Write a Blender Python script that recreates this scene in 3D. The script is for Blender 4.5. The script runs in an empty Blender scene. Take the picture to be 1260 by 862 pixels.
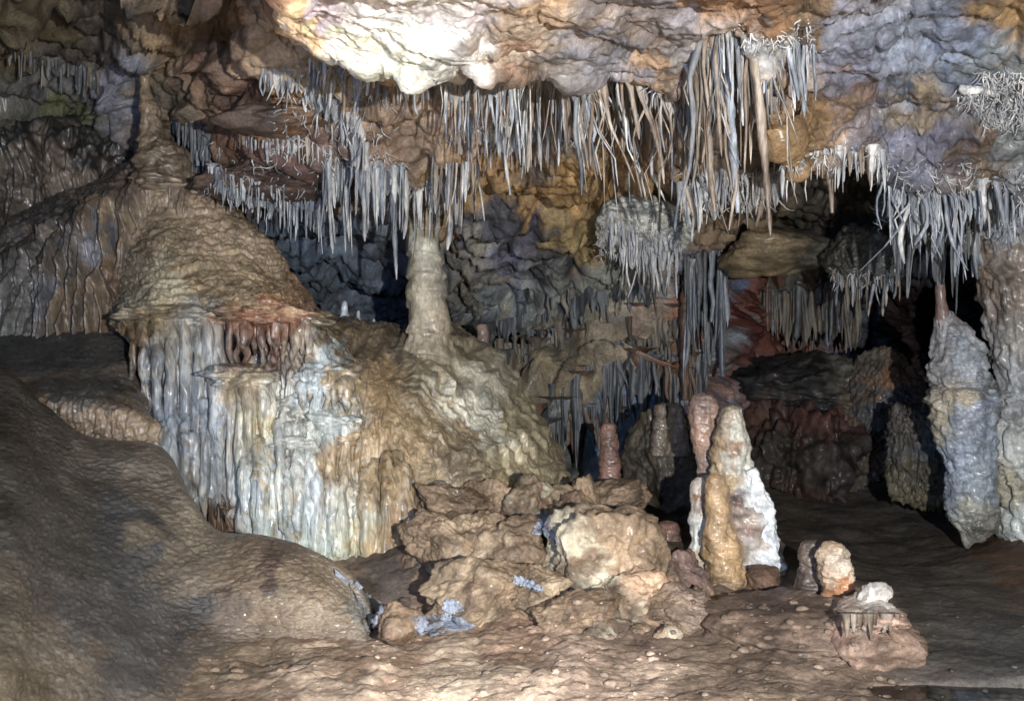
import bpy, bmesh, math, random
import numpy as np
from mathutils import Vector

# ------------------------------------------------------------------ camera, world, lamps, exposure
S = bpy.context.scene
W, H, F = 1260.0, 862.0, 1225.0            # photograph size and focal length, in its pixels
CZ = 1.6
cam_d = bpy.data.cameras.new("camera"); cam_d.sensor_width = 36; cam_d.lens = 36 * F / W
cam_d.clip_start = 0.05; cam_d.clip_end = 200
cam = bpy.data.objects.new("camera", cam_d); S.collection.objects.link(cam)
cam.location = (0, 0, CZ); cam.rotation_euler = (math.radians(90), 0, 0); S.camera = cam

world = bpy.data.worlds.new("World"); S.world = world; world.use_nodes = True
world.node_tree.nodes["Background"].inputs[0].default_value = (0.55, 0.7, 1, 1)
world.node_tree.nodes["Background"].inputs[1].default_value = 0.004

def lamp(name, loc, power, col, size):
    l = bpy.data.lights.new(name, 'POINT'); l.energy = power; l.color = col; l.shadow_soft_size = size
    o = bpy.data.objects.new(name, l); o.location = loc; S.collection.objects.link(o); return o
lamp("flash", (1.0, -0.7, CZ + 0.06), 2300, (0.985, 0.965, 0.925), 0.03)      # the photographer's flash held out to the right
lamp("fill_lamp", (-1.3, -0.6, CZ + 0.5), 430, (0.34, 0.56, 1.0), 0.10)  # weaker blue lamp added at the left to tint the shaded sides

S.view_settings.view_transform = 'Standard'; S.view_settings.look = 'None'
S.view_settings.exposure = 0.28; S.view_settings.gamma = 1
S.cycles.max_bounces = 4; S.cycles.diffuse_bounces = 2; S.cycles.use_denoising = True

rnd = random.Random(7)
nrs = np.random.RandomState(11)

# ------------------------------------------------------------------ numpy noise
_perm = nrs.permutation(256).astype(np.int32)
_g = nrs.normal(size=(256, 3)).astype(np.float32); _g /= np.linalg.norm(_g, axis=1)[:, None]
def noise(p):
    p = np.asarray(p, np.float32); i = np.floor(p).astype(np.int32); f = p - i
    u = f * f * f * (f * (f * 6 - 15) + 10); i &= 255; out = 0
    for dx in (0, 1):
        a = _perm[(i[:, 0] + dx) & 255]; wx = u[:, 0] if dx else 1 - u[:, 0]
        for dy in (0, 1):
            b = _perm[(a + i[:, 1] + dy) & 255]; wy = wx * (u[:, 1] if dy else 1 - u[:, 1])
            for dz in (0, 1):
                g = _g[_perm[(b + i[:, 2] + dz) & 255]]
                n = g[:, 0] * (f[:, 0] - dx) + g[:, 1] * (f[:, 1] - dy) + g[:, 2] * (f[:, 2] - dz)
                out = out + n * wy * (u[:, 2] if dz else 1 - u[:, 2])
    return out * 1.5
def fbm(p, o=4, gain=.5, ridge=False):
    r = 0; a = 1; p = np.asarray(p, np.float32)
    for k in range(o):
        n = noise(p + 17.3 * k)
        if ridge: n = .5 - np.abs(n)
        r = r + a * n; a *= gain; p = p * 2.03
    return r
_cell = nrs.rand(256, 3).astype(np.float32)
def cells(p):
    p = np.asarray(p, np.float32); i = np.floor(p).astype(np.int32); f = p - i
    f1 = np.full(len(p), 9, np.float32); f2 = f1.copy(); idv = np.zeros(len(p), np.int32)
    for dx in (-1, 0, 1):
        for dy in (-1, 0, 1):
            for dz in (-1, 0, 1):
                h = _perm[(_perm[(_perm[(i[:, 0] + dx) & 255] + i[:, 1] + dy) & 255] + i[:, 2] + dz) & 255]
                c = _cell[h]
                d = (c[:, 0] + dx - f[:, 0])**2 + (c[:, 1] + dy - f[:, 1])**2 + (c[:, 2] + dz - f[:, 2])**2
                m = d < f1
                f2 = np.where(m, f1, np.minimum(f2, d)); f1 = np.where(m, d, f1); idv = np.where(m, h, idv)
    return np.sqrt(f1), np.sqrt(f2), idv
def sstep(a, b, x):
    t = np.clip((x - a) / (b - a), 0, 1); return t * t * (3 - 2 * t)

# ------------------------------------------------------------------ placing: a photo direction and a distance give a world point
def P(px, py, d):
    return np.stack(np.broadcast_arrays((np.asarray(px, float) - W/2) / F * d, np.asarray(d, float) * 1.0,
                                        CZ + (H/2 - np.asarray(py, float)) / F * d), -1)
def unP(v):
    return v[:, 0] / v[:, 1] * F + W/2, H/2 - (v[:, 2] - CZ) / v[:, 1] * F

def lin(c):
    c = np.asarray(c, float) / 255.; return np.where(c <= .04045, c / 12.92, ((c + .055) / 1.055)**2.4)

# ------------------------------------------------------------------ mesh building
def grid_faces(nr, nc, wrap=False):
    r = np.arange(nr - 1)[:, None]; c = np.arange(nc if wrap else nc - 1)[None, :]
    c2 = (c + 1) % nc
    return np.stack([r*nc + c, r*nc + c2, (r+1)*nc + c2, (r+1)*nc + c], -1).reshape(-1, 4)

def mesh_obj(name, v, f, mat, parent=None, col=None, origin=None, mats=None, midx=None):
    v = np.asarray(v, np.float64)
    if origin is None:
        origin = (float(v[:, 0].mean()), float(v[:, 1].mean()), float(v[:, 2].min()))
    o_parent = np.array(parent.get('_o', (0, 0, 0))) if parent is not None else np.zeros(3)
    org = np.array(origin)
    me = bpy.data.meshes.new(name)
    f = np.asarray(f, np.int32); k = f.shape[1]
    me.vertices.add(len(v)); me.vertices.foreach_set('co', (v - org).astype(np.float32).ravel())
    me.loops.add(f.size); me.loops.foreach_set('vertex_index', f.ravel())
    me.polygons.add(len(f)); me.polygons.foreach_set('loop_start', np.arange(0, f.size, k, dtype=np.int32))
    me.polygons.foreach_set('loop_total', np.full(len(f), k, np.int32))
    me.polygons.foreach_set('use_smooth', np.ones(len(f), bool))
    for m in (mats or [mat]): me.materials.append(m)
    if midx is not None: me.polygons.foreach_set('material_index', np.asarray(midx, np.int32))
    me.update(calc_edges=True)
    if col is not None:
        a = me.color_attributes.new('tint', 'FLOAT_COLOR', 'POINT')
        c = np.ones((len(v), 4), np.float32); c[:, :3] = col; a.data.foreach_set('color', c.ravel())
    o = bpy.data.objects.new(name, me); S.collection.objects.link(o)
    o['_o'] = [float(q) for q in org]
    o.location = tuple(org - o_parent)
    if parent is not None: o.parent = parent
    return o
def tag(o, label=None, cat=None, group=None, kind=None):
    if label: o['label'] = label
    if cat: o['category'] = cat
    if group: o['group'] = group
    if kind: o['kind'] = kind
    return o
def empty(name, loc, label, cat, group=None):
    o = bpy.data.objects.new(name, None); o.empty_display_size = .2; S.collection.objects.link(o)
    o.location = tuple(float(q) for q in loc); o['_o'] = [float(q) for q in loc]
    return tag(o, label, cat, group)

def cr(c, n):
    """Catmull-Rom along axis 0, n samples"""
    c = np.asarray(c, float); k = len(c); t = np.linspace(0, k - 1, n); i = np.minimum(t.astype(int), k - 2); f = (t - i)
    f = f.reshape((-1,) + (1,) * (c.ndim - 1))
    g = lambda j: c[np.clip(j, 0, k - 1)]
    p0 = np.where((i == 0).reshape(f.shape), 2*c[0] - c[1], g(i - 1)); p3 = np.where((i == k - 2).reshape(f.shape), 2*c[-1] - c[-2], g(i + 2))
    p1, p2 = g(i), g(i + 1)
    return .5 * (2*p1 + (p2 - p0)*f + (2*p0 - 5*p1 + 4*p2 - p3)*f**2 + (3*p1 - p0 - 3*p2 + p3)*f**3)

def loft(rows, nu, nv):
    """rows: list of lists of (px,py,d); returns grid of world points nv x nu and normals"""
    a = np.array(rows, float); a[..., 2] = np.log(a[..., 2])
    a = cr(a, nv); a = np.swapaxes(cr(np.swapaxes(a, 0, 1), nu), 0, 1)
    return P(a[..., 0], a[..., 1], np.exp(a[..., 2]))
def normals(g, wrap=False):
    if wrap:
        du = np.roll(g, -1, 1) - np.roll(g, 1, 1)
    else: du = np.gradient(g, axis=1)
    dv = np.gradient(g, axis=0)
    n = np.cross(du, dv); n /= np.linalg.norm(n, axis=-1)[..., None] + 1e-9
    return n
def displace(g, fn, toward_cam=True, wrap=False):
    n = normals(g, wrap)
    if toward_cam:
        c = np.array([0, 0, CZ]); s = np.sign(((c - g) * n).sum(-1).mean()); n = n * (s if s else 1)
    u, v = np.meshgrid(np.linspace(0, 1, g.shape[1]), np.linspace(0, 1, g.shape[0]))
    d = fn(g.reshape(-1, 3), u.ravel(), v.ravel()).reshape(g.shape[:2])
    return g + n * d[..., None]

def paint(v, pts, warp=26, power=2.6, mot=.25, seed=0, scale=1.6, streak=None):
    """mineral colours: scattered (px,py,(r,g,b)) samples, blended with ragged borders"""
    px, py = unP(v); q = v * scale + seed
    wx = fbm(q * 1.7, 4) * warp * 1.6; wy = fbm(q * 1.7 + 50, 4) * warp * 1.6
    px = px + wx; py = py + wy
    num = np.zeros((len(v), 3)); den = np.zeros(len(v))
    for (a, b, c) in pts:
        w = 1 / ((px - a)**2 + (py - b)**2 + 90.)**power * 1e8
        num += w[:, None] * lin(c); den += w
    c = num / den[:, None]; lum = c @ np.array([.3, .59, .11]); c = lum[:, None] + (c - lum[:, None]) * .8; c = c * np.array([.965, 1.0, .96])
    if streak is not None:                       # vertical mineral bands: bluish, brown and white veils
        q = np.stack([px / 7.5, py / 130., px * 0 + seed], -1).astype(np.float32) + .5 * noise(v * 2.5)[:, None]
        a = fbm(q, 3); b2 = fbm(q + 40, 3); k = streak[:, None]
        c = c * (1 + k * (sstep(.15, .6, a)[:, None] * (np.array([.66, .68, .74]) - 1)))
        c = c * (1 + k * (sstep(.2, .5, b2)[:, None] * (np.array([.8, .62, .45]) - 1)))
        c = c + k * sstep(.1, .5, -a)[:, None] * (np.array([.62, .61, .58]) - c) * .35
    m = 1 + mot * fbm(v * 5 + seed, 4) + mot * .8 * fbm(v * 21 + seed, 3)
    return np.clip(c * m[:, None], .004, .95)

# ------------------------------------------------------------------ materials
def rock_mat(name, c0, c1, c2, scale=2.0, streak=1.0, bump=.02, fine=60, rough=(.42, .8), attr=False, sparkle=0, spec=.5, lumps=0, wet=0.):
    m = bpy.data.materials.new(name); m.use_nodes = True; nt = m.node_tree; N = nt.nodes; L = nt.links
    b = N['Principled BSDF']; geo = N.new('ShaderNodeNewGeometry')
    mp = N.new('ShaderNodeMapping'); mp.inputs['Scale'].default_value = (1, 1, streak); L.new(geo.outputs['Position'], mp.inputs[0])
    n1 = N.new('ShaderNodeTexNoise'); n1.inputs['Scale'].default_value = scale; n1.inputs['Detail'].default_value = 9
    n1.inputs['Roughness'].default_value = .62; n1.inputs['Distortion'].default_value = .5; L.new(mp.outputs[0], n1.inputs[0])
    r = N.new('ShaderNodeValToRGB'); L.new(n1.outputs[0], r.inputs[0]); e = r.color_ramp.elements
    e[0].position = .34; e[1].position = .66
    e[0].color = (*c0, 1); e[1].color = (*c2, 1); q = e.new(.5); q.color = (*c1, 1)
    col = r.outputs[0]
    if attr:
        at = N.new('ShaderNodeAttribute'); at.attribute_name = 'tint'
        mx = N.new('ShaderNodeMix'); mx.data_type = 'RGBA'; mx.blend_type = 'MULTIPLY'; mx.inputs[0].default_value = 1
        L.new(at.outputs['Color'], mx.inputs[6]); L.new(col, mx.inputs[7]); col = mx.outputs[2]
    n2 = N.new('ShaderNodeTexNoise'); n2.inputs['Scale'].default_value = fine; n2.inputs['Detail'].default_value = 5
    n2.inputs['Roughness'].default_value = .7; L.new(mp.outputs[0], n2.inputs[0])
    r2 = N.new('ShaderNodeMapRange'); r2.inputs[1].default_value = .3; r2.inputs[2].default_value = .7
    r2.inputs[3].default_value = .6; r2.inputs[4].default_value = 1.3; L.new(n2.outputs[0], r2.inputs[0])
    mx2 = N.new('ShaderNodeMix'); mx2.data_type = 'RGBA'; mx2.blend_type = 'MULTIPLY'; mx2.inputs[0].default_value = 1
    L.new(col, mx2.inputs[6]); L.new(r2.outputs[0], mx2.inputs[7]); col = mx2.outputs[2]
    if sparkle:
        vo = N.new('ShaderNodeTexVoronoi'); vo.inputs['Scale'].default_value = 38; L.new(geo.outputs['Position'], vo.inputs[0])
        n3 = N.new('ShaderNodeTexNoise'); n3.inputs['Scale'].default_value = 3.1; L.new(geo.outputs['Position'], n3.inputs[0])
        ad = N.new('ShaderNodeMath'); ad.operation = 'MULTIPLY_ADD'; ad.inputs[1].default_value = -.22; ad.inputs[2].default_value = .11 + sparkle
        L.new(n3.outputs[0], ad.inputs[0])
        lt = N.new('ShaderNodeMath'); lt.operation = 'LESS_THAN'; L.new(vo.outputs['Distance'], lt.inputs[0]); L.new(ad.outputs[0], lt.inputs[1])
        mx3 = N.new('ShaderNodeMix'); mx3.data_type = 'RGBA'; L.new(lt.outputs[0], mx3.inputs[0]); L.new(col, mx3.inputs[6])
        mx3.inputs[7].default_value = (.62, .66, .74, 1); col = mx3.outputs[2]
    L.new(col, b.inputs['Base Color'])
    rr = N.new('ShaderNodeMapRange'); rr.inputs[1].default_value = .35; rr.inputs[2].default_value = .65
    rr.inputs[3].default_value = rough[0]; rr.inputs[4].default_value = rough[1]; L.new(n1.outputs[0], rr.inputs[0]); L.new(rr.outputs[0], b.inputs['Roughness'])
    b.inputs['Specular IOR Level'].default_value = spec; b.inputs['Coat Weight'].default_value = wet; b.inputs['Coat Roughness'].default_value = .22
    bp = N.new('ShaderNodeBump'); bp.inputs['Distance'].default_value = bump; bp.inputs['Strength'].default_value = .9
    n4 = N.new('ShaderNodeTexNoise'); n4.inputs['Scale'].default_value = fine * .75; n4.inputs['Detail'].default_value = 9; n4.inputs['Roughness'].default_value = .68
    L.new(mp.outputs[0], n4.inputs[0]); L.new(n4.outputs[0], bp.inputs['Height'])
    nrm = bp
    if lumps:
        v2 = N.new('ShaderNodeTexVoronoi'); v2.feature = 'SMOOTH_F1'; v2.inputs['Scale'].default_value = lumps; L.new(mp.outputs[0], v2.inputs[0])
        iv = N.new('ShaderNodeMath'); iv.operation = 'SUBTRACT'; iv.inputs[0].default_value = 1; L.new(v2.outputs['Distance'], iv.inputs[1])
        b2 = N.new('ShaderNodeBump'); b2.inputs['Distance'].default_value = .5 / lumps; b2.inputs['Strength'].default_value = .38
        L.new(iv.outputs[0], b2.inputs['Height']); L.new(bp.outputs[0], b2.inputs['Normal']); nrm = b2
    L.new(nrm.outputs[0], b.inputs['Normal'])
    return m
def g3(v): return (v, v, v)
M_wall = rock_mat('cave_rock', g3(.5), g3(.95), g3(1.45), 3, 1, .022, 40, attr=True, sparkle=.012, rough=(.42, .85), spec=.4, wet=.12)
M_flow = rock_mat('flowstone', g3(.5), g3(1.0), g3(1.45), 4, .45, .014, 60, attr=True, sparkle=.012, rough=(.24, .6), spec=.6, wet=.35)
M_drape = rock_mat('draped_flowstone', g3(.5), g3(1.0), g3(1.5), 16, .09, .016, 60, attr=True, rough=(.22, .55), spec=.65, wet=.4)
M_gour = rock_mat('rippled_flowstone', g3(.7), g3(1.0), g3(1.3), 4, 1.7, .014, 60, attr=True, rough=(.3, .65), spec=.55, lumps=21, wet=.25)
M_mud = rock_mat('cave_mud', g3(.62), g3(1.0), g3(1.28), 3, 1, .014, 45, attr=True, sparkle=.01, rough=(.5, .9), spec=.35, wet=.05)
M_boul = rock_mat('boulder_rock', g3(.5), g3(1.0), g3(1.5), 4, 1, .018, 45, attr=True, sparkle=.01, rough=(.4, .8), spec=.4, wet=.15)
M_straw_w = rock_mat('white_calcite', (.14, .15, .17), (.30, .31, .32), (.62, .62, .6), 14, .22, .008, 90, rough=(.3, .6))
M_straw_t = rock_mat('tan_calcite', (.08, .058, .042), (.18, .14, .105), (.42, .37, .31), 11, .2, .008, 90, rough=(.3, .6))
M_straw_b = rock_mat('blue_grey_calcite', (.07, .083, .105), (.17, .19, .22), (.42, .45, .49), 11, .22, .008, 90, rough=(.3, .6))
M_straw_d = rock_mat('dark_grey_calcite', (.04, .045, .052), (.095, .102, .112), (.2, .21, .215), 9, .25, .01, 70, rough=(.35, .65))
M_straw_r = rock_mat('rusty_calcite', (.06, .034, .024), (.12, .07, .048), (.2, .14, .1), 8, .3, .01, 70, rough=(.35, .65))
M_straw_m = rock_mat('muted_brown_calcite', (.05, .042, .034), (.12, .102, .08), (.25, .22, .18), 9, .25, .01, 70, rough=(.35, .65))
SM = {'m': M_straw_m, 'w': M_straw_w, 't': M_straw_t, 'b': M_straw_b, 'd': M_straw_d, 'r': M_straw_r}
M_crust = rock_mat('pale_blue_crust', (.22, .20, .19), (.34, .38, .46), (.56, .61, .70), 9, 1, .02, 60, rough=(.3, .6))

# ------------------------------------------------------------------ the setting: wall, ceiling, floor
PXS = [-420, -120, 0, 120, 240, 340, 450, 560, 650, 750, 850, 950, 1050, 1150, 1260, 1400, 1700]
WALL = {
 -60: [4.8, 5.5, 5.8, 6.0, 5.6, 5.4, 5.5, 5.6, 5.6, 5.6, 5.6, 5.6, 5.7, 5.8, 5.8, 5.8, 5.0],
 40:  [6.2, 7.6, 8.0, 8.3, 7.6, 6.5, 6.2, 6.2, 6.2, 6.1, 6.1, 6.1, 6.4, 6.6, 6.6, 6.4, 5.5],
 110: [7.2, 9.0, 9.3, 9.5, 8.4, 7.2, 6.7, 6.6, 6.5, 6.5, 6.5, 6.6, 7.0, 7.2, 7.2, 7.0, 6.0],
 180: [8.0, 10., 10., 10., 8.9, 7.8, 7.5, 7.4, 7.4, 7.5, 7.6, 7.7, 8.0, 8.2, 8.2, 7.6, 6.5],
 240: [8.5, 11., 11., 11., 9.8, 8.9, 8.8, 8.9, 8.6, 8.7, 8.9, 9.0, 9.3, 9.3, 9.0, 8.4, 7.0],
 300: [9.0, 11.5, 11.5, 11.5, 11., 10.6, 10.6, 10.3, 9.7, 9.5, 9.9, 10.6, 10.6, 10.4, 9.8, 9.0, 7.5],
 360: [9.0, 12., 12., 12., 12., 12.2, 12.2, 11.6, 10.8, 10.3, 10.6, 12.8, 13.0, 14.2, 12., 10, 8.],
 430: [9.0, 12., 12., 12., 12., 12.8, 12.8, 11.9, 11.1, 10.7, 10.8, 13.0, 13.4, 14.8, 12.5, 10, 8.],
 500: [9.0, 12., 12., 12., 12., 12.5, 12.5, 11.7, 10.9, 10.5, 10.9, 12.6, 13.0, 13.8, 12.2, 10, 8.],
 590: [9.0, 12., 12., 12., 12., 12.0, 12.0, 11.4, 11.2, 10.6, 10.9, 12.2, 12.6, 13.0, 12.0, 10, 8.],
 700: [9.0, 12., 12., 12., 12., 12.0, 12.0, 11.2, 11.2, 10.8, 10.9, 12.0, 12.2, 12.6, 11.6, 10, 8.]}
rows = [[(x, y, d) for x, d in zip(PXS, WALL[y])] for y in sorted(WALL)]
g = loft(rows, 900, 420)
def wall_d(p, u, v):
    px, py = unP(p)
    base = .22 * fbm(p * .9, 3) + .16 * fbm(p * 2.4, 4, ridge=True) + .03 * fbm(p * 8, 3, ridge=True)
    f1, f2, i = cells(p * np.array([1.5, 1.2, 1.5]) + .35 * noise(p * 2)[:, None])
    base += .13 * sstep(0, .25, f2 - f1) + .12 * (_cell[i, 0] - .5) * sstep(0, .2, f2 - f1)
    f1, f2, i = cells(p * 4.6 + .3 * noise(p * 5)[:, None]); base += .035 * sstep(0, .3, f2 - f1) + .03 * (_cell[i, 1] - .5)
    # diagonal bedding ledges across the middle wall
    t = (p[:, 2] - .55 * p[:, 0]); led = np.abs(((t * 1.5 + .22 * noise(p * 1.4)) % 1) - .5) * 2
    m = sstep(560, 640, px) * sstep(920, 840, px) * sstep(330, 400, py)
    base += sstep(540, 640, px) * sstep(330, 400, py) * .09 * fbm(p * 5.5, 4, ridge=True) + m * (.42 * sstep(.1, .9, led) + .10 * fbm(p * np.array([8, 8, 1.2]), 3, ridge=True))
    fl = fbm(p * np.array([9, 9, 1.3]), 3, ridge=True) * .07 * sstep(340, 400, py)
    return base + fl
g = displace(g, wall_d)
v = g.reshape(-1, 3)
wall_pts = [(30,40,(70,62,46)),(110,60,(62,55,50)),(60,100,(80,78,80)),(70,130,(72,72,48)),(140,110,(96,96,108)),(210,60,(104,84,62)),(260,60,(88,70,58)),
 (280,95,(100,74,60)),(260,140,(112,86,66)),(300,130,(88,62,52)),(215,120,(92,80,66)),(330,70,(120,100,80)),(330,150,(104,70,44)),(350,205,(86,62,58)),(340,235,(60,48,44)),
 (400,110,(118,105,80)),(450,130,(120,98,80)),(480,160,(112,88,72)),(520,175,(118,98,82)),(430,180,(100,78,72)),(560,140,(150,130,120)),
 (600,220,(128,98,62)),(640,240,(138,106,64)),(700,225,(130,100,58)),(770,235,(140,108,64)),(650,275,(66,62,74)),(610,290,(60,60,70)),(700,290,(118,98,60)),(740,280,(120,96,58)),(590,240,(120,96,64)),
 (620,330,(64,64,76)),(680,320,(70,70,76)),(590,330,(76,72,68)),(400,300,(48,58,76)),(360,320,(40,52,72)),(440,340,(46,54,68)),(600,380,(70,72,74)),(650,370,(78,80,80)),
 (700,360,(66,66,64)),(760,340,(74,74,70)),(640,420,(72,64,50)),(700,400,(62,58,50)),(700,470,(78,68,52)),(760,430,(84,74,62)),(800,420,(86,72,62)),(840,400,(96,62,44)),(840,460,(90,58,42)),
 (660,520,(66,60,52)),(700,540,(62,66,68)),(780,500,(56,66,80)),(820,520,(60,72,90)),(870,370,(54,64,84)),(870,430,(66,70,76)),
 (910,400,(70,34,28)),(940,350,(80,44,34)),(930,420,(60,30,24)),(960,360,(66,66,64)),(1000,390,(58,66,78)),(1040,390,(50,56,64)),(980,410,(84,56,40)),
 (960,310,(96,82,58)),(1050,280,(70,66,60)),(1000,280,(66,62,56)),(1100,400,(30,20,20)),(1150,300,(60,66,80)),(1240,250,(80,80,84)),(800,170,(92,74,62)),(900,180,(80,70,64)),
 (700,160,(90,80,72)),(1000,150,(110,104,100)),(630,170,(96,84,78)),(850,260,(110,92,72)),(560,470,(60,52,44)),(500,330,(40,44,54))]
def boost(x, y, c):  # lifts rock colour by region, painting in light lost to flash falloff
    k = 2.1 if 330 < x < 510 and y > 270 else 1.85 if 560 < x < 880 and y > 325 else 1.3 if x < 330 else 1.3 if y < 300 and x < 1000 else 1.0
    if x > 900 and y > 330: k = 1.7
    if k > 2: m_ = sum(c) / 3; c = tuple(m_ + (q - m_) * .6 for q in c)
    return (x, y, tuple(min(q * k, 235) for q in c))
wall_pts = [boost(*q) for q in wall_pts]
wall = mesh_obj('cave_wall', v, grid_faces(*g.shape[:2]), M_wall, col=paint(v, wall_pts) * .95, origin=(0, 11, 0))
tag(wall, kind='structure')

# front slab of the ceiling; its rows end in a lip that turns up and back
cx = [-500, -150, 0, 150, 318, 352, 400, 470, 545, 600, 650, 710, 770, 830, 862, 885, 915, 940, 955, 975, 1010, 1050, 1090, 1130, 1180, 1260, 1400, 1700]
lip = [-300, -200, -150, -110, -60, 22, 58, 76, 84, 76, 88, 96, 90, 98, 70, 42, 34, 70, 140, 186, 192, 188, 192, 208, 222, 238, 250, 260]
ld =  [3.6, 3.9, 4.2, 4.4, 4.5, 4.6, 4.6, 4.6, 4.6, 4.7, 4.8, 4.9, 5.1, 5.1, 5.0, 4.75, 4.7, 4.85, 5.3, 5.75, 5.9, 6.0, 6.1, 6.2, 6.2, 6.2, 6.0, 5.0]
rows = []
for k, (t, dd) in enumerate([(1, 0), (.93, -.03), (.7, -.25), (.45, -.6), (.2, -1.0), (-.3, -1.9)]):
    r = []
    for x, y, d in zip(cx, lip, ld):
        top = -40.; yy = top + (y - top) * t if y > -20 else y - 60 * (1 - t) * 2
        xr = x if x < 990 or x > 1040 else x + (1 - t) * (30 if x == 1000 and y > 150 else -10 if x == 1010 else 0)
        dmin = 3.0 if 340 <= x <= 600 else 3.3
        r.append((xr, yy, max(d + dd * (d - 3.0) / 2.4 - (0 if t > .9 else .05 * (1 - t)), 2.5)))
    rows.append(r)
rows.append([(x, -420, 2.0) for x in cx]); rows.append([(x * .9 + 60, -1500, .9) for x in cx])
back = [[(x, y - 6, d + .12) for x, y, d in zip(cx, lip, ld)], [(x, y - 22, d + .5) for x, y, d in zip(cx, lip, ld)], [(x, y - 45, d + 1.6) for x, y, d in zip(cx, lip, ld)]]
rows = back[::-1] + rows
g = loft(rows, 900, 300)
edge_v = np.linspace(0, 1, 300); edge_w = np.exp(-((edge_v - .27) / .09)**2)
g[..., 2] -= edge_w[:, None] * (.15 * fbm(np.stack([g[..., 0].ravel() * 3.2, g[..., 1].ravel() * .8, g[..., 0].ravel() * 0], -1), 3).reshape(g.shape[:2]))
def ceil_d(p, u, v):
    px, py = unP(np.where(p[:, 1:2] < .5, .5, p[:, 1:2]) * 0 + p)
    r = .10 * fbm(p * 1.3, 3) + .05 * fbm(p * 3.4, 4, ridge=True) + .022 * fbm(p * 9 + fbm(p * 3, 2)[:, None], 3, ridge=True)
    f1, f2, i = cells(p * 2.1 + .5 * noise(p * 2.2)[:, None]); r += .05 * sstep(0, .22, f2 - f1) + .05 * (_cell[i, 2] - .5)
    f1, f2, i = cells(p * 8 + .6 * noise(p * 5)[:, None]); r += .012 * sstep(0, .3, f2 - f1)
    r += .02 * fbm(p * 16, 3, ridge=True) + .05 * fbm(p * np.array([5, 5, 5]) + noise(p * 2)[:, None], 3)
    return r * np.clip(p[:, 1] / 6.0, .35, 1) * .95
g = displace(g, ceil_d); v = g.reshape(-1, 3)
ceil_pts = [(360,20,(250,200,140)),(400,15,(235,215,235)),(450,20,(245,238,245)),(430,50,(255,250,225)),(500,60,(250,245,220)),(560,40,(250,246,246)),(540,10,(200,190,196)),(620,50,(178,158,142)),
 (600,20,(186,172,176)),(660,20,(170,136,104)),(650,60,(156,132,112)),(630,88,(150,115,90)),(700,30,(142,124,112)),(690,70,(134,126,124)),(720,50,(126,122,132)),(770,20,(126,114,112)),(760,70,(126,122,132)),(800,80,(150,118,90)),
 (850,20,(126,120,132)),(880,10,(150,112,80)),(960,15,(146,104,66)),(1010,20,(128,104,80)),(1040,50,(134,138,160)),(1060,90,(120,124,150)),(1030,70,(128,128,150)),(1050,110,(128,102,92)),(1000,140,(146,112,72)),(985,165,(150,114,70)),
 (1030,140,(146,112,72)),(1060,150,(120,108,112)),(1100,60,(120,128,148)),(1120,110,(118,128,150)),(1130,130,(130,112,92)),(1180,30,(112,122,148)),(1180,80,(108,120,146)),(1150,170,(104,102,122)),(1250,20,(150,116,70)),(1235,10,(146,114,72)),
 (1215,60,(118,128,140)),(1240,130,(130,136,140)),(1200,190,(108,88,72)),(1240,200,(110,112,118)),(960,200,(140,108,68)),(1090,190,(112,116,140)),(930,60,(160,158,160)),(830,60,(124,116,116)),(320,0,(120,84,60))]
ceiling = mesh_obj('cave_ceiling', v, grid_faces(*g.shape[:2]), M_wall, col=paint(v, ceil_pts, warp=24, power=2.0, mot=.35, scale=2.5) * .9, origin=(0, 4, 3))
tag(ceiling, kind='structure')

# floor: a height field in plan
yy = np.concatenate([np.linspace(-3, 3.6, 30), 3.7 * (14.5 / 3.7) ** np.linspace(0, 1, 400)]); xx = np.linspace(-1.0, 1.0, 640)
X = xx[None, :] * (np.maximum(yy, 3.6) * .68 + 1.2)[:, None]; Y = np.repeat(yy[:, None], len(xx), 1)
def bump(x, y, cx_, cy_, rx, ry, h): return h * np.exp(-((x - cx_) / rx)**2 - ((y - cy_) / ry)**2)
def floor_z(x, y):
    z = 0.06 + .07 * np.maximum(y - 7.5, 0) + .09 * np.maximum(y - 10, 0)
    z = z + bump(x, y, .1, 6.9, 1.05, .75, .40) + bump(x, y, 1.3, 6.6, .9, .4, .08) + bump(x, y, 3.2, 8.5, 1.0, 1.5, -.1)
    z = z - bump(x, y, -.75, 5.9, .5, .35, .12) + bump(x, y, 4.2, 7.0, .6, 1.4, .25) 
    return z
Z = floor_z(X, Y); p = np.stack([X, Y, Z], -1).reshape(-1, 3)
rough_m = sstep(2.3, 1.2, X.ravel()) 
near = sstep(5.6, 5.0, p[:, 1])
dz = .035 * fbm(p * 1.6, 4) + (.012 + .035 * rough_m * (1 - .6 * near)) * fbm(p * 4.3, 4, ridge=True) * .8 + .006 * fbm(p * 14, 3, ridge=True) + .006 * fbm(p * 40, 2)
f1, f2, i = cells(p * np.array([5.5, 5.5, 5.5]) + .4 * noise(p * 4)[:, None]); dz += rough_m * .016 * sstep(0, .25, f2 - f1) * (_cell[i, 0])
p[:, 2] += dz
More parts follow.
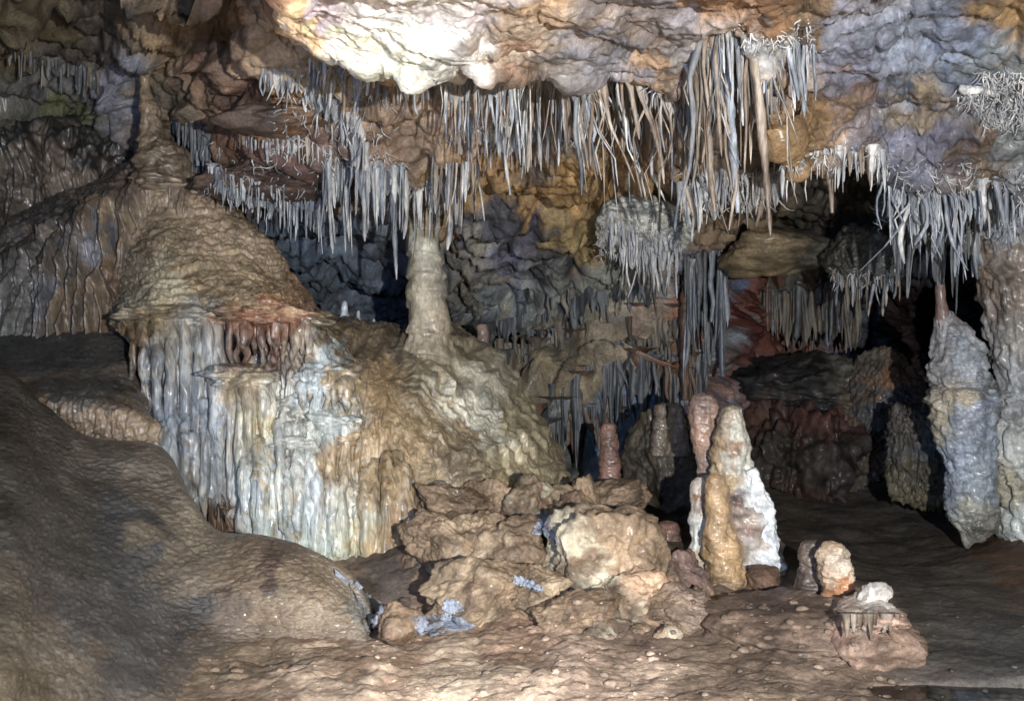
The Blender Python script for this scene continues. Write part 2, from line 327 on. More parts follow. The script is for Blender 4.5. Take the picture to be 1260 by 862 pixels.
# the black slot in the near floor at the right
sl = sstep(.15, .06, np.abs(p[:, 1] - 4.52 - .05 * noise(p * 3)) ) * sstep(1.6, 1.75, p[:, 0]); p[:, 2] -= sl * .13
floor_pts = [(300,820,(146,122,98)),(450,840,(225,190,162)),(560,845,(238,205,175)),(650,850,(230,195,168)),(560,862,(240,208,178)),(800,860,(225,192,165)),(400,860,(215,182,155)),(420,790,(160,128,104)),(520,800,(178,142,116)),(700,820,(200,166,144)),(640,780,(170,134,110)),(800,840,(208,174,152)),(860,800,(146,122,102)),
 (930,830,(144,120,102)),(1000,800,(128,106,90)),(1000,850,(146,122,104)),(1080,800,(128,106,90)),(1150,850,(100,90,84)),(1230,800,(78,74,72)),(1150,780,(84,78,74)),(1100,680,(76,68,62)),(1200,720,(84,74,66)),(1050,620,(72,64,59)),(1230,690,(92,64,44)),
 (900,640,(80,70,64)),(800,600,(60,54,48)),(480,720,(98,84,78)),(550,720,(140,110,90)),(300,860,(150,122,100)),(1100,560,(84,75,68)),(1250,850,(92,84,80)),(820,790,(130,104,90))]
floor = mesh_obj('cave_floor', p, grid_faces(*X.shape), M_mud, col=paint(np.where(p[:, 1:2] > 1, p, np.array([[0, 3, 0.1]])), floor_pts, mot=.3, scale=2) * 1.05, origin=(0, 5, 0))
tag(floor, kind='structure')
M_gloss = bpy.data.materials.new('near_black_gloss'); M_gloss.use_nodes = True; wb = M_gloss.node_tree.nodes['Principled BSDF']  # near-black glossy sheet added so the slot reads black
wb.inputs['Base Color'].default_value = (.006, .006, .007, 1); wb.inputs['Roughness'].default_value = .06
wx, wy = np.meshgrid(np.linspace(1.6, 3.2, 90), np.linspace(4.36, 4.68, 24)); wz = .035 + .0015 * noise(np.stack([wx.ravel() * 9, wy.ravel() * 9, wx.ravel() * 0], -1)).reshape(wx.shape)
tag(mesh_obj('slot_sheet', np.stack([wx, wy, wz], -1).reshape(-1, 3), grid_faces(24, 90), M_gloss), kind='structure')

# ------------------------------------------------------------------ generic formations
def body(profile, d, nseg=40, n=90, fn=None, flat=1.0, cap=True, seed=0.):
    """a closed bulging body along profile [(px, py, half width px)(, d)] """
    a = np.array([q[:3] for q in profile], float); dd = np.array([q[3] if len(q) > 3 else d for q in profile], float)
    c = cr(np.concatenate([a, dd[:, None]], 1), n); c[:, 2] = np.maximum(c[:, 2], .3)
    ctr = P(c[:, 0], c[:, 1], c[:, 3]); r = c[:, 2] * c[:, 3] / F
    th = np.linspace(0, 2 * np.pi, nseg, endpoint=False)
    tan = np.gradient(ctr, axis=0); tan /= np.linalg.norm(tan, axis=1)[:, None]
    side = np.cross(tan, [0, 1, 0]); side /= np.linalg.norm(side, axis=1)[:, None] + 1e-9
    fr = np.cross(side, tan)
    dirs = side[:, None] * np.cos(th)[None, :, None] + fr[:, None] * np.sin(th)[None, :, None] * flat
    g = ctr[:, None] + dirs * r[:, None, None]
    if fn is not None:
        disp = fn(g.reshape(-1, 3) + seed, np.repeat(r, nseg)).reshape(g.shape[:2])
        g = g + dirs * disp[..., None]
    v = g.reshape(-1, 3); f = grid_faces(n, nseg, wrap=True)
    if cap:
        v = np.concatenate([v, ctr[:1], ctr[-1:]]); a0, b0 = len(v) - 2, len(v) - 1; k = np.arange(nseg); k2 = (k + 1) % nseg
        f = np.concatenate([f, np.stack([k2, k, k * 0 + a0, k * 0 + a0], -1)[:, :4], np.stack([k + (n-1)*nseg, k2 + (n-1)*nseg, k * 0 + b0, k * 0 + b0], -1)])
    return v, f
def fix_tris(f):
    return f
def body_obj(name, prof, d, mat, cols=None, parent=None, fn=None, nseg=40, n=90, flat=1., seed=0., gain=.9, warp=14, label=None, cat=None, group=None, mot=.3, streak=False):
    v, f = body(prof, d, nseg, n, fn, flat, seed=seed)
    # triangulated caps are degenerate quads: split into two lists
    col = paint(v, cols, warp=warp, mot=mot, seed=0 if streak else seed, scale=3, streak=np.ones(len(v)) if streak else None) * gain if cols else None
    q = f[f[:, 2] != f[:, 3]]; t = f[f[:, 2] == f[:, 3]][:, :3]
    tri = np.concatenate([q[:, [0, 1, 2]], q[:, [0, 2, 3]], t])
    o = mesh_obj(name, v, tri, mat, parent, col)
    if label: tag(o, label, cat, group)
    return o
def lumpy(a=.12, s=7, rings=0., flute=0.):
    def fn(p, r):
        rr = np.clip(r, .01, .5)
        x = a * rr * fbm(p * s, 4) * 2 + a * .6 * rr * fbm(p * s * 2.7, 3, ridge=True)
        if rings: x += rings * rr * fbm(p * np.array([3, 3, 16]), 3, ridge=True)
        if flute: x += flute * rr * fbm(p * np.array([26, 26, 2.2]), 3, ridge=True)
        return x
    return fn

_ico = {}
def ico(k):
    if k not in _ico:
        bm = bmesh.new(); bmesh.ops.create_icosphere(bm, subdivisions=k, radius=1)
        _ico[k] = (np.array([q.co[:] for q in bm.verts]), np.array([[w.index for w in q.verts] for q in bm.faces])); bm.free()
    return _ico[k]
def rock(name, px, py, hw, hh, d, cols, depth=None, sub=5, rough=.34, seed=None, label=None, cat='boulder', group=None, parent=None, mat=None, gain=.9, facet=.3, rot=0, soft=1.0, flute=0, crag=0, vn=.010):
    seed = seed if seed is not None else (px * 13.7 + py * 7.1) % 97
    u, f = ico(sub); s = d / F; R = np.array([hw * s, (depth if depth else (hw + hh) / 2 * s), hh * s])
    r = 1 + rough * fbm(u * 1.3 + seed, 4) * 1.1 + rough * .35 * fbm(u * 4.2 + seed, 3, ridge=True)
    if facet >= .2:
        rs = np.random.RandomState(int(seed * 31) % 9973); nn = rs.normal(size=(26, 3)); nn /= np.linalg.norm(nn, axis=1)[:, None]; dk = rs.uniform(.62, 1.0, 26)
        uw = u + .10 * np.stack([fbm(u * 2.2 + seed + q, 3) for q in (0, 9, 18)], -1)
        rp = (dk[None] / np.maximum(uw @ nn.T, .08)); rp = np.sort(rp, 1); pl = np.minimum(rp[:, 0] + .0, 1.25)
        r = r * (1 - .9) + .9 * (pl * 1.22 + .35 * (r - 1))
        facet = facet * .25
    f1, f2, i = cells(u * 1.9 + seed + .3 * noise(u * 2 + seed)[:, None]); r += facet * .45 * (_cell[i, 0] - .5) * sstep(0, .3, f2 - f1) + facet * .22 * sstep(0, .16, f2 - f1)
    f1, f2, i = cells(u * 5.2 + seed); r += facet * .10 * sstep(0, .25, f2 - f1) + facet * .12 * (_cell[i, 1] - .5)
    if crag:
        b_ = u @ np.array([.35, .2, .92]) * 5 + 1.2 * noise(u * 1.8 + seed); r += crag * (sstep(0, .8, b_ % 1) * sstep(1, .9, b_ % 1) - .5) + crag * fbm(u * 5 + seed, 3, ridge=True)
    if flute: r += flute * fbm(u * np.array([9, 9, 1.2]) + seed, 3, ridge=True)
    w = u * r[:, None] * R
    c, sn = math.cos(rot), math.sin(rot); w = np.stack([w[:, 0] * c - w[:, 2] * sn, w[:, 1], w[:, 0] * sn + w[:, 2] * c], -1)
    v = w + P(px, py, d)
    v += vn * fbm(v * (12 if vn < .02 else 5), 4)[:, None] * u
    o = mesh_obj(name, v, f, mat or M_boul, parent, paint(v, cols, warp=18, mot=.35, seed=seed, scale=3) * gain)
    if label: tag(o, label, cat, group)
    return o

# ------------------------------------------------------------------ left flowstone
TAN, GREY, WHT, BLU, RED, DRK = (168, 138, 108), (112, 104, 98), (205, 205, 205), (150, 165, 195), (140, 92, 66), (84, 76, 70)
def flutes(p, fx=7., a=.06, warp=.35):
    q = p * np.array([fx, fx * .6, .55]) + warp * noise(p * 2.)[:, None]
    return a * fbm(q, 3, ridge=True, gain=.55)

# far dome
far = [(-260,150),(-80,150),(0,140),(60,132),(110,140),(145,160),(165,185),(178,215)]
rows = [[(x + 10, y + 60, 11.2) for x, y in far], [(x, y + 6, 10.2) for x, y in far], [(x, y, 9.9) for x, y in far],
        [(x * .97 - 2, y + 30, 9.4) for x, y in far], [(x * .93 - 4, y + 70, 9.15) for x, y in far], [(x * .9 - 6, y + 130, 9.1) for x, y in far], [(x * .9 - 6, y + 240, 9.1) for x, y in far]]
g = loft(rows, 260, 240)
def fd(p, u, v): return .10 * fbm(p * 2, 3) + (flutes(p, 6, .24) ) * sstep(.38, .55, v) + .03 * fbm(p * 9, 3) + .04 * fbm(p*np.array([4,4,14]), 3, ridge=True) * sstep(.5, .35, v)
g = displace(g, fd); v = g.reshape(-1, 3)
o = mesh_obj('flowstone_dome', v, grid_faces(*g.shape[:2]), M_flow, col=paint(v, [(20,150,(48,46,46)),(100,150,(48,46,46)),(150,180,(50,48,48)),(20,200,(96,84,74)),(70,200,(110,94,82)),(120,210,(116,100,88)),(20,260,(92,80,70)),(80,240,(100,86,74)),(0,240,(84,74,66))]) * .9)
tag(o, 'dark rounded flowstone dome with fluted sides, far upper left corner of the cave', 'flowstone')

# back left terrace with organ-like flutes
rd = [(-300,420,8.0),(-120,350,8.6),(-40,310,8.9),(0,290,8.9),(50,258,8.9),(100,234,8.85),(150,208,8.8),(185,190,8.75),(215,190,8.7),(250,225,8.7),(280,260,8.8)]
R = lambda dy, dd, k=1.0, dx=0: [(x * k + dx, y + dy, d + dd) for x, y, d in rd]
fl_bot = [(x * .98 - 4, 424 if x < 260 else 424, 8.12) for x, y, d in rd]
mid = [(x * .985 - 3, (y + 424) / 2 + 12, 8.22) for x, y, d in rd]
rows = [R(40, 1.8), R(12, .6), R(0, 0), R(14, -.25), R(38, -.45), mid, fl_bot, [(x, 470, 8.3) for x, y, d in fl_bot]]
g = loft(rows, 420, 330)
def fd(p, u, v):
    k = sstep(.48, .62, v)
    px, py = unP(p)
    deep = sstep(40, 60, px) * sstep(200, 170, px)
    a = fbm(p * np.array([9.5, 5, .5]) + .25 * noise(p * 2)[:, None], 2, ridge=True)
    return .06 * fbm(p * 2, 3) + k * (.17 + .16 * deep) * a + .02 * fbm(p * 12, 3) + (1 - k) * .045 * fbm(p * np.array([5, 5, 15]), 3, ridge=True)
g = displace(g, fd); v = g.reshape(-1, 3)
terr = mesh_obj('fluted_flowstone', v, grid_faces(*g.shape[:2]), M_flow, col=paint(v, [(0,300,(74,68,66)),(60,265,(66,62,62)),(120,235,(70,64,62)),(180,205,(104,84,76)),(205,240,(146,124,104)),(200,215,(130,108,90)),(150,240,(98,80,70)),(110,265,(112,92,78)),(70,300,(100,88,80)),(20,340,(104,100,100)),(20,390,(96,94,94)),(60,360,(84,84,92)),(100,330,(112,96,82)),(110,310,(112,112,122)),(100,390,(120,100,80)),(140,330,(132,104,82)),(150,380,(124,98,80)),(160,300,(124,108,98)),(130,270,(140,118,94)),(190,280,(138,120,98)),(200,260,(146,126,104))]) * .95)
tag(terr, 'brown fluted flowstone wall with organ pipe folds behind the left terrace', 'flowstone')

# ---- central mound
mound = empty('flowstone_mound', P(350, 690, 7.0), 'huge tan flowstone mound with a wrinkled cap and bluish white draped front', 'flowstone')
R1 = [(140,372,8.2),(160,300,8.35),(180,232,8.5),(188,196,8.55),(212,188,8.55),(250,232,8.5),(310,283,8.4),(352,332,8.3),(388,384,8.35),(430,396,8.6),(490,402,8.8),(560,412,8.8),(615,458,8.7),(662,535,8.5),(692,600,8.3)]
R2 = [(142,392,7.9),(158,340,8.0),(178,290,8.1),(196,262,8.15),(222,262,8.15),(258,290,8.05),(302,322,7.95),(342,352,7.9),(380,392,7.85),(415,420,7.95),(465,440,8.05),(530,460,8.05),(588,510,7.95),(630,570,7.8),(662,622,7.6)]
R25 = [(144,402,7.65),(155,372,7.6),(176,338,7.65),(200,325,7.65),(228,325,7.65),(262,338,7.6),(302,352,7.5),(342,368,7.45),(384,402,7.45),(418,436,7.55),(465,462,7.62),(522,492,7.62),(572,545,7.5),(618,600,7.35),(650,645,7.2)]
R3 = [(150,412,7.35),(160,392,7.25),(185,375,7.2),(210,370,7.2),(240,372,7.2),(272,378,7.15),(306,374,7.1),(345,374,7.1),(385,404,7.12),(418,460,7.2),(462,500,7.25),(512,535,7.25),(560,575,7.2),(605,620,7.1),(642,655,7.0)]
R4 = [(156,422,7.5),(168,404,7.5),(190,392,7.5),(213,390,7.5),(242,392,7.48),(272,402,7.48),(306,402,7.45),(345,405,7.4),(384,440,7.15),(416,490,7.1),(458,540,7.1),(505,575,7.1),(555,605,7.1),(600,640,7.0),(638,665,6.95)]
R5 = [(172,480,7.7),(185,470,7.75),(205,465,7.75),(224,462,7.75),(250,462,7.75),(276,462,7.7),(308,462,7.55),(345,470,7.2),(380,500,7.05),(412,550,6.98),(455,590,6.98),(500,620,7.0),(548,635,7.05),(595,660,6.98),(634,680,6.95)]
R6 = [(205,560,7.55),(215,560,7.55),(230,560,7.6),(245,560,7.6),(268,560,7.6),(292,560,7.45),(320,565,7.1),(350,575,7.0),(378,600,6.92),(410,630,6.86),(452,650,6.88),(498,665,6.92),(545,672,6.98),(592,685,6.95),(630,700,6.9)]
R7 = [(240,670,7.0),(250,672,7.0),(262,675,7.0),(275,680,6.98),(292,685,6.95),(310,690,6.9),(334,697,6.85),(358,702,6.8),(384,710,6.75),(412,716,6.75),(450,718,6.78),(495,718,6.85),(542,715,6.9),(590,715,6.9),(628,720,6.9)]
R8 = [(x, y + 50, d) for x, y, d in R7]
R0 = [(x + 10, y + 25, d + 1.3) for x, y, d in R1]; R00 = [(x + 10, y + 70, d + 2.2) for x, y, d in R1]
rows = [R00, R0, R1, R2, R25, R3, R4, R5, R6, R7, R8]
g = loft(rows, 760, 640)
def fd(p, u, v):
    px, py = unP(p); vv = v * 10
    cap = sstep(5.3, 4.6, vv)                      # above the rim
    left = sstep(430, 400, px)
    face = (1 - cap) * left
    slope = 1 - left
    r = .05 * fbm(p * 1.8, 3)
    contour = p * np.array([3.0, 3.0, 13]) + .8 * noise(p * 2.3)[:, None]
    r += cap * left * (.05 * fbm(contour, 4, ridge=True) + .018 * fbm(p * 14, 3))
    r += face * sstep(5.55, 6.3, vv) * ((.19 + .15 * sstep(330, 270, px)) * fbm(np.stack([px / 15., vv * .22, p[:, 0] * 0], -1) + .35 * noise(p * 2.5)[:, None], 3, ridge=True) + .03 * fbm(p * np.array([20, 20, 5]), 3))
    # right slope: runnels following the flow
    q = np.stack([u * 50 + 1.2 * noise(p * 1.3), vv * .7 + .5 * noise(p * 2 + 9), p[:, 1] * 0], -1)
    r += slope * (.085 * fbm(q * np.array([.7, 1, 1]), 2, ridge=True, gain=.4) + .010 * fbm(p * 9, 2, ridge=True) + .05 * fbm(p * 2.6, 2))
    st = (vv * 2.3 + .9 * noise(p * 1.6) + .35 * noise(p * 6)) % 1
    r += slope * (.05 * sstep(0, .8, st) * sstep(1, .88, st) * sstep(.0, .4, noise(p * 1.9 + 5)) + .035 * fbm(p * np.array([3, 3, 7]) + noise(p * 2)[:, None], 3, ridge=True)) * sstep(460, 560, px)
    low = sstep(6.0, 7.5, vv) * sstep(400, 430, px) * sstep(560, 500, px)
    r += low * .09 * fbm(np.stack([px / 11., vv * .3, px * 0], -1) + .3 * noise(p * 3)[:, None], 2, ridge=True)
    r += .008 * fbm(p * 34, 2)
    return r
g = displace(g, fd); v = g.reshape(-1, 3)
m_pts = [(205,200,(148,124,104)),(200,235,(156,134,112)),(225,240,(150,124,98)),(180,290,(128,108,88)),(165,340,(140,124,104)),(170,370,(150,138,116)),(220,290,(150,128,104)),(260,270,(150,126,102)),(300,300,(158,134,108)),(340,335,(158,132,104)),(240,330,(172,146,112)),(200,345,(176,160,132)),
 (290,350,(176,150,116)),(350,370,(168,130,96)),(200,390,(140,120,88)),(170,410,(118,92,64)),(160,440,(100,78,60)),(185,450,(96,104,120)),(210,430,(150,146,136)),(235,400,(150,145,140)),(240,440,(176,180,186)),(200,520,(124,132,146)),(230,540,(134,140,150)),(250,500,(150,156,170)),(235,600,(138,142,150)),(250,640,(110,100,90)),
 (300,390,(140,92,62)),(330,385,(146,94,62)),(360,400,(140,92,64)),(330,420,(112,72,58)),(380,430,(170,150,130)),(400,440,(196,206,214)),(300,430,(110,86,74)),(300,480,(170,150,122)),(320,520,(200,190,160)),(340,500,(205,200,190)),(390,480,(205,215,226)),(360,540,(205,205,200)),(400,520,(200,205,205)),(340,600,(210,212,208)),(380,620,(214,220,224)),
 (300,620,(190,196,200)),(320,650,(205,210,205)),(280,640,(130,96,72)),(400,680,(206,212,205)),(430,640,(205,200,180)),(440,560,(190,160,122)),(430,690,(200,186,146)),(460,600,(188,156,112)),(470,680,(180,150,106)),(420,470,(176,150,112)),(400,410,(130,112,88)),(440,420,(124,104,80)),(500,420,(118,102,84)),
 (470,470,(172,140,100)),(500,540,(174,144,104)),(520,470,(156,140,114)),(560,430,(132,116,94)),(545,480,(180,168,146)),(560,492,(214,206,188)),(592,520,(220,212,194)),(570,540,(150,126,96)),(620,560,(186,168,134)),(640,520,(160,144,114)),(660,580,(164,144,112)),(610,600,(180,156,116)),(530,510,(160,138,104)),(470,510,(170,138,98)),(540,600,(176,148,108)),(500,650,(178,142,100)),(560,570,(120,102,84)),(650,640,(150,130,102)),(520,690,(120,104,90)),(580,640,(170,144,106))]
px_, py_ = unP(v); vv_ = np.repeat(np.linspace(0, 10, g.shape[0]), g.shape[1])
face_m = sstep(5.3, 5.6, vv_) * sstep(520, 440, px_)
gf = grid_faces(*g.shape[:2])
o = mesh_obj('flowstone_body', v, gf, None, mound, paint(v, m_pts, warp=15, scale=3, streak=face_m) * 1.0, mats=[M_flow, M_drape], midx=(face_m[gf[:, 0]] > .5).astype(int))

# drapery parts hanging down the front of the mound
def drape(px, py0, py1, w, d, m, wob=6, tip=.35, name='drapery', parent=mound, flat=1.3, cols=None, ntop=1.1):
    n = 6; xs = [px + rnd.uniform(-wob, wob) * k / n * .6 for k in range(n + 1)]
    prof = [(xs[k], py0 + (py1 - py0) * k / n, w * (ntop if k == 0 else 1) * (1 - (1 - tip) * (k / n)**1.5) * rnd.uniform(.75, 1.25), d + .13 * max(0, 1 - 2.5 * k / n)**1.5 - .05 * math.sin(k / n * 3)) for k in range(n + 1)]
    prof = [(prof[0][0], py0 - 8, w * .4, d + .2)] + prof + [(xs[-1], py1 + 5, w * tip * .3, d)]
    return body_obj(name, prof, d, m, fn=lumpy(.16, 5, flute=.85), parent=parent, nseg=22, n=50, flat=flat, seed=rnd.uniform(0, 50),
                    cols=cols, gain=1.0, warp=10, streak=True)
def mc(*c): return [(0, 0, x) if k == 0 else (0, 9999, x) for k, x in enumerate(c)]
face_cols = m_pts
for i in range(15):                       # bluish left curtain
    x = 166 + i * 7.6 + rnd.uniform(-3, 3)
    bot = 440 + (x - 166) * 2.2 + rnd.uniform(20, 110)
    bot = min(bot, 470 + (x - 160) * 2.1)
    drape(x, 398 + rnd.uniform(-8, 6), max(bot, 470), rnd.uniform(4, 7.5), 7.2 + rnd.uniform(-.08, .12), M_drape, cols=face_cols)
for i in range(10):                       # lower left curtain down to the ground
    x = 206 + i * 9.5 + rnd.uniform(-3, 3); drape(x, 500 + rnd.uniform(-20, 20), 600 + (x - 200) * .75, rnd.uniform(5, 9), 7.08 + rnd.uniform(-.05, .08), M_drape, cols=face_cols, tip=.7)
for i in range(11):                       # fringe beneath the rusty rim
    x = 284 + i * 9.6 + rnd.uniform(-2, 2); drape(x, 385, 432 + rnd.uniform(0, 26), rnd.uniform(3.5, 6), 7.15 + rnd.uniform(-.04, .06), M_drape, cols=face_cols, tip=.4)
for i in range(9):                        # fringe under the middle shelf
    x = 266 + i * 8.2 + rnd.uniform(-2, 2); drape(x, 462, 520 + rnd.uniform(0, 120), rnd.uniform(4, 8), 6.98 + rnd.uniform(-.05, .06), M_drape, cols=face_cols, tip=.45)
for i in range(17):                       # white curtain to the ground
    x = 300 + i * 7.6 + rnd.uniform(-3, 3); drape(x, 540 + rnd.uniform(-20, 40) + max(0, x - 360) * .5, 655 + (x - 300) * .4, rnd.uniform(4.5, 8), 6.86 - (x - 300) * .0009 + rnd.uniform(-.05, .06), M_drape, cols=face_cols, tip=.9)
for i in range(9):                        # tan pillars at the right of the curtain
    x = 432 + i * 9 + rnd.uniform(-3, 3); drape(x, 590 + rnd.uniform(-30, 20), 700 + rnd.uniform(0, 5), rnd.uniform(4, 7), 6.84 + rnd.uniform(-.04, .06), M_drape, cols=face_cols, tip=1.1)
# shelves
def shelf(px, py, hw, hh, d, dep, rot=0):
    return rock('flowstone_shelf', px, py, hw, hh, d, m_pts, depth=dep, sub=5, rough=.45, facet=.12, parent=mound, mat=M_drape, gain=1.0, rot=rot, flute=.08)
shelf(300, 464, 38, 13, 7.1, .28); shelf(335, 388, 58, 13, 7.24, .22, -.08); shelf(220, 388, 62, 12, 7.36, .2)
shelf(404, 468, 32, 20, 7.16, .2); shelf(372, 500, 32, 14, 7.1, .16); shelf(410, 524, 38, 16, 7.08, .18, -.15); shelf(366, 545, 34, 14, 7.02, .16, -.1)
for (a, b, y, L) in [(372, 432, 468, 36), (356, 440, 520, 20), (344, 400, 545, 50)]:
    x = a
    while x < b:
        drape(x, y, y + L * rnd.uniform(.5, 1.2), rnd.uniform(3, 5.5), 6.98 + rnd.uniform(-.03, .04), M_drape, cols=face_cols, tip=.5); x += rnd.uniform(6, 9)

# middle left terrace block
tp = [(-200,415,8.1),(-60,415,8.1),(0,414,8.1),(60,412,8.05),(110,410,8.0),(148,414,7.9),(160,440,7.6)]
t2 = [(-200,440,7.5),(-60,445,7.5),(0,450,7.4),(60,450,7.4),(110,450,7.4),(150,452,7.35),(175,478,7.25)]
t3 = [(-200,470,6.9),(-60,478,6.9),(10,486,6.85),(70,482,6.85),(120,484,6.8),(160,496,6.8),(186,512,6.9)]
t4 = [(-200,490,6.8),(-60,500,6.75),(20,500,6.7),(70,498,6.65),(120,502,6.6),(165,515,6.6),(194,530,6.75)]
t5 = [(-200,520,6.8),(-60,530,6.75),(20,535,6.7),(70,538,6.7),(120,542,6.65),(165,548,6.65),(195,552,6.8)]
t6 = [(x, y + 60, d) for x, y, d in t5]
g = loft([[(x, y + 10, d + .4) for x, y, d in tp], tp, t2, t3, t4, t5, t6], 260, 240)
def fd(p, u, v): return .03 * fbm(p * 2, 3) + .02 * fbm(p * np.array([6, 6, 18]), 3, ridge=True) + sstep(.52, .7, v) * .07 * fbm(p * np.array([11, 6, 1.5]), 3, ridge=True) + .008 * fbm(p * 25, 2)
g = displace(g, fd); v = g.reshape(-1, 3)
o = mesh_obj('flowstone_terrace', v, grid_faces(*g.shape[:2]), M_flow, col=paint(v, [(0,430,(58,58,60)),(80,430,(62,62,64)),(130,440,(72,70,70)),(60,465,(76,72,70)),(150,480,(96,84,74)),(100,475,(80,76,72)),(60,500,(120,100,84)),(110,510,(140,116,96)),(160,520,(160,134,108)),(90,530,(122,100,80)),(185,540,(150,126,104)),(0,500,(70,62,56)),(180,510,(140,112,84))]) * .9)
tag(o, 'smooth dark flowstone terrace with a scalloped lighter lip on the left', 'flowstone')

# big near slope, bottom left
A1 = [(-400,330,6.3),(-150,400,6.4),(0,455,6.4),(50,498,6.35),(110,538,6.35),(195,550,6.35),(232,604,6.2),(265,652,6.1),(330,662,5.95),(385,679,5.9),(428,706,5.8),(455,745,5.6),(458,770,5.45)]
A0 = [(x + 8, y + 40, d + .9) for x, y, d in A1]
A2 = [(-400,400,5.7),(-180,470,5.7),(0,510,5.8),(50,550,5.85),(110,590,5.9),(180,605,5.95),(225,645,5.85),(266,682,5.7),(330,680,5.62),(385,695,5.62),(425,722,5.58),(448,755,5.45),(455,775,5.4)]
A3 = [(-420,520,4.7),(-200,580,4.8),(0,600,5.0),(55,630,5.15),(115,660,5.3),(175,680,5.4),(222,705,5.45),(268,728,5.35),(330,725,5.32),(385,735,5.34),(422,750,5.35),(444,770,5.33),(452,785,5.35)]
A4 = [(-420,700,3.8),(-220,720,4.0),(-10,720,4.2),(50,735,4.45),(110,750,4.7),(170,760,4.95),(220,775,5.12),(268,780,5.22),(330,784,5.25),(385,788,5.26),(420,790,5.26),(442,792,5.26),(450,795,5.28)]
A5 = [(-420,900,3.0),(-240,880,3.2),(-30,870,3.45),(35,865,3.7),(95,862,3.95),(150,860,4.15),(205,850,4.4),(262,830,4.75),(330,810,5.05),(385,805,5.15),(420,805,5.2),(442,805,5.2),(450,805,5.2)]
A6 = [(-450,1500,2.0),(-250,1400,2.2),(-50,1300,2.5),(20,1250,2.7),(80,1200,2.9),(140,1100,3.2),(195,1000,3.6),(255,920,4.2),(330,850,4.8),(385,840,5.0),(420,840,5.1),(442,840,5.1),(450,840,5.1)]
g = loft([A0, A1, A2, A3, A4, A5, A6], 560, 420)
def fd(p, u, v):
    f1, f2, i = cells(p * np.array([17, 17, 40.]) + .5 * noise(p * 6)[:, None])
    m = sstep(.12, .3, v)
    return .02 * fbm(p * 1.5, 3) + .008 * fbm(p * 5, 3) + .007 * m * sstep(0, .5, f2 - f1) + .006 * fbm(p * np.array([7, 7, 22]), 3, ridge=True)
g = displace(g, fd); v = g.reshape(-1, 3)
sl_pts = [(20,480,(56,50,46)),(60,540,(66,58,50)),(130,570,(90,80,70)),(190,590,(112,98,86)),(225,640,(128,112,94)),(20,600,(72,66,58)),(90,650,(70,64,58)),(150,640,(70,68,68)),(180,690,(74,72,72)),(240,700,(120,104,88)),(300,690,(136,114,92)),(350,720,(156,132,106)),(400,730,(158,136,112)),(340,760,(136,112,88)),(420,765,(150,126,102)),(340,680,(92,72,62)),(440,740,(160,150,140)),
 (60,730,(80,72,66)),(130,750,(76,72,72)),(20,780,(96,84,70)),(80,820,(112,98,84)),(160,800,(84,80,80)),(200,840,(112,98,88)),(20,850,(100,86,66)),(250,800,(110,96,86)),(280,840,(130,110,92)),(220,760,(88,82,80)),(270,745,(110,92,78))]
o = mesh_obj('flowstone_slope', v, grid_faces(*g.shape[:2]), M_gour, col=paint(v, sl_pts, mot=.2) * 1.0)
tag(o, 'large dark rippled flowstone slope in the near left corner ending in a rounded bulge', 'flowstone')

# ------------------------------------------------------------------ columns and stalagmites
def C(*a): return list(a)
col_cols = [(525,200,(205,205,200)),(520,230,(170,160,148)),(540,240,(190,196,200)),(515,270,(150,132,110)),(525,300,(180,174,160)),(520,330,(170,160,142)),(510,350,(186,172,150)),(545,350,(160,150,140)),(525,380,(184,168,146)),(540,395,(168,150,126))]
def scallop(p, r):
    t = p[:, 2] * 5.2 + .9 * noise(p * 2.2); k = t % 1
    return r * (.17 * sstep(0, .75, 1 - k) * sstep(1, .9, 1 - k) - .1 + .12 * fbm(p * 6, 3) + .10 * fbm(p * np.array([14, 14, 4]), 3, ridge=True))
o = body_obj('column', [(522,175,30),(522,195,26),(522,225,21),(521,255,18),(521,285,20),(523,315,21),(524,345,22),(525,370,23),(527,392,24),(528,408,26),(528,430,28),(528,455,32)], 8.3, M_flow, col_cols, fn=scallop, nseg=72, n=220,
         label='pale ringed stone column standing on the right shoulder of the mound, joined to the ceiling', cat='column', seed=3)
# slim column at upper left (stalactite meeting stalagmite)
o = body_obj('column', [(178,-40,60),(178,-12,40),(176,5,30),(176,25,20),(177,48,12),(178,70,8),(178,98,5),(181,118,6),(186,140,9),(189,165,12),(194,188,20),(200,210,27),(202,235,35)], 8.3, M_flow,
     [(165,10,(120,100,84)),(190,20,(128,120,116)),(178,60,(150,124,100)),(180,110,(126,104,82)),(190,160,(118,98,80)),(200,220,(142,120,98))], fn=lumpy(.28, 7, flute=.3), nseg=48, n=170,
     label='slender hourglass shaped column reaching the ceiling above the mound peak', cat='column', seed=9)
# tall knobbly stalagmite, right
blu = [(1180,520,(140,146,164)),(1180,600,(142,150,168)),(1155,370,(120,92,84)),(1160,410,(150,145,150)),(1180,440,(140,146,160)),(1150,460,(160,156,160)),(1200,470,(142,146,158)),(1180,490,(160,146,128)),(1160,510,(158,146,124)),(1210,520,(136,146,168)),(1180,560,(142,152,172)),(1200,600,(134,142,156)),(1185,640,(150,146,136)),(1210,655,(120,116,110))]
st = empty('stalagmite', P(1192, 668, 7.5), 'tall bluish stalagmite of two stacked bulbs with a thin brown tip near the right edge', 'stalagmite')
wr = lumpy(.10, 11, rings=.06, flute=.24)
body_obj('foot', [(1190,575,20.8),(1194,600,24.8),(1197,625,25.6),(1198,642,24.0),(1195,656,16.0),(1191,665,7.0),(1190,674,2.0)], 7.5, M_flow, blu, fn=wr, nseg=72, n=110, parent=st, seed=2)
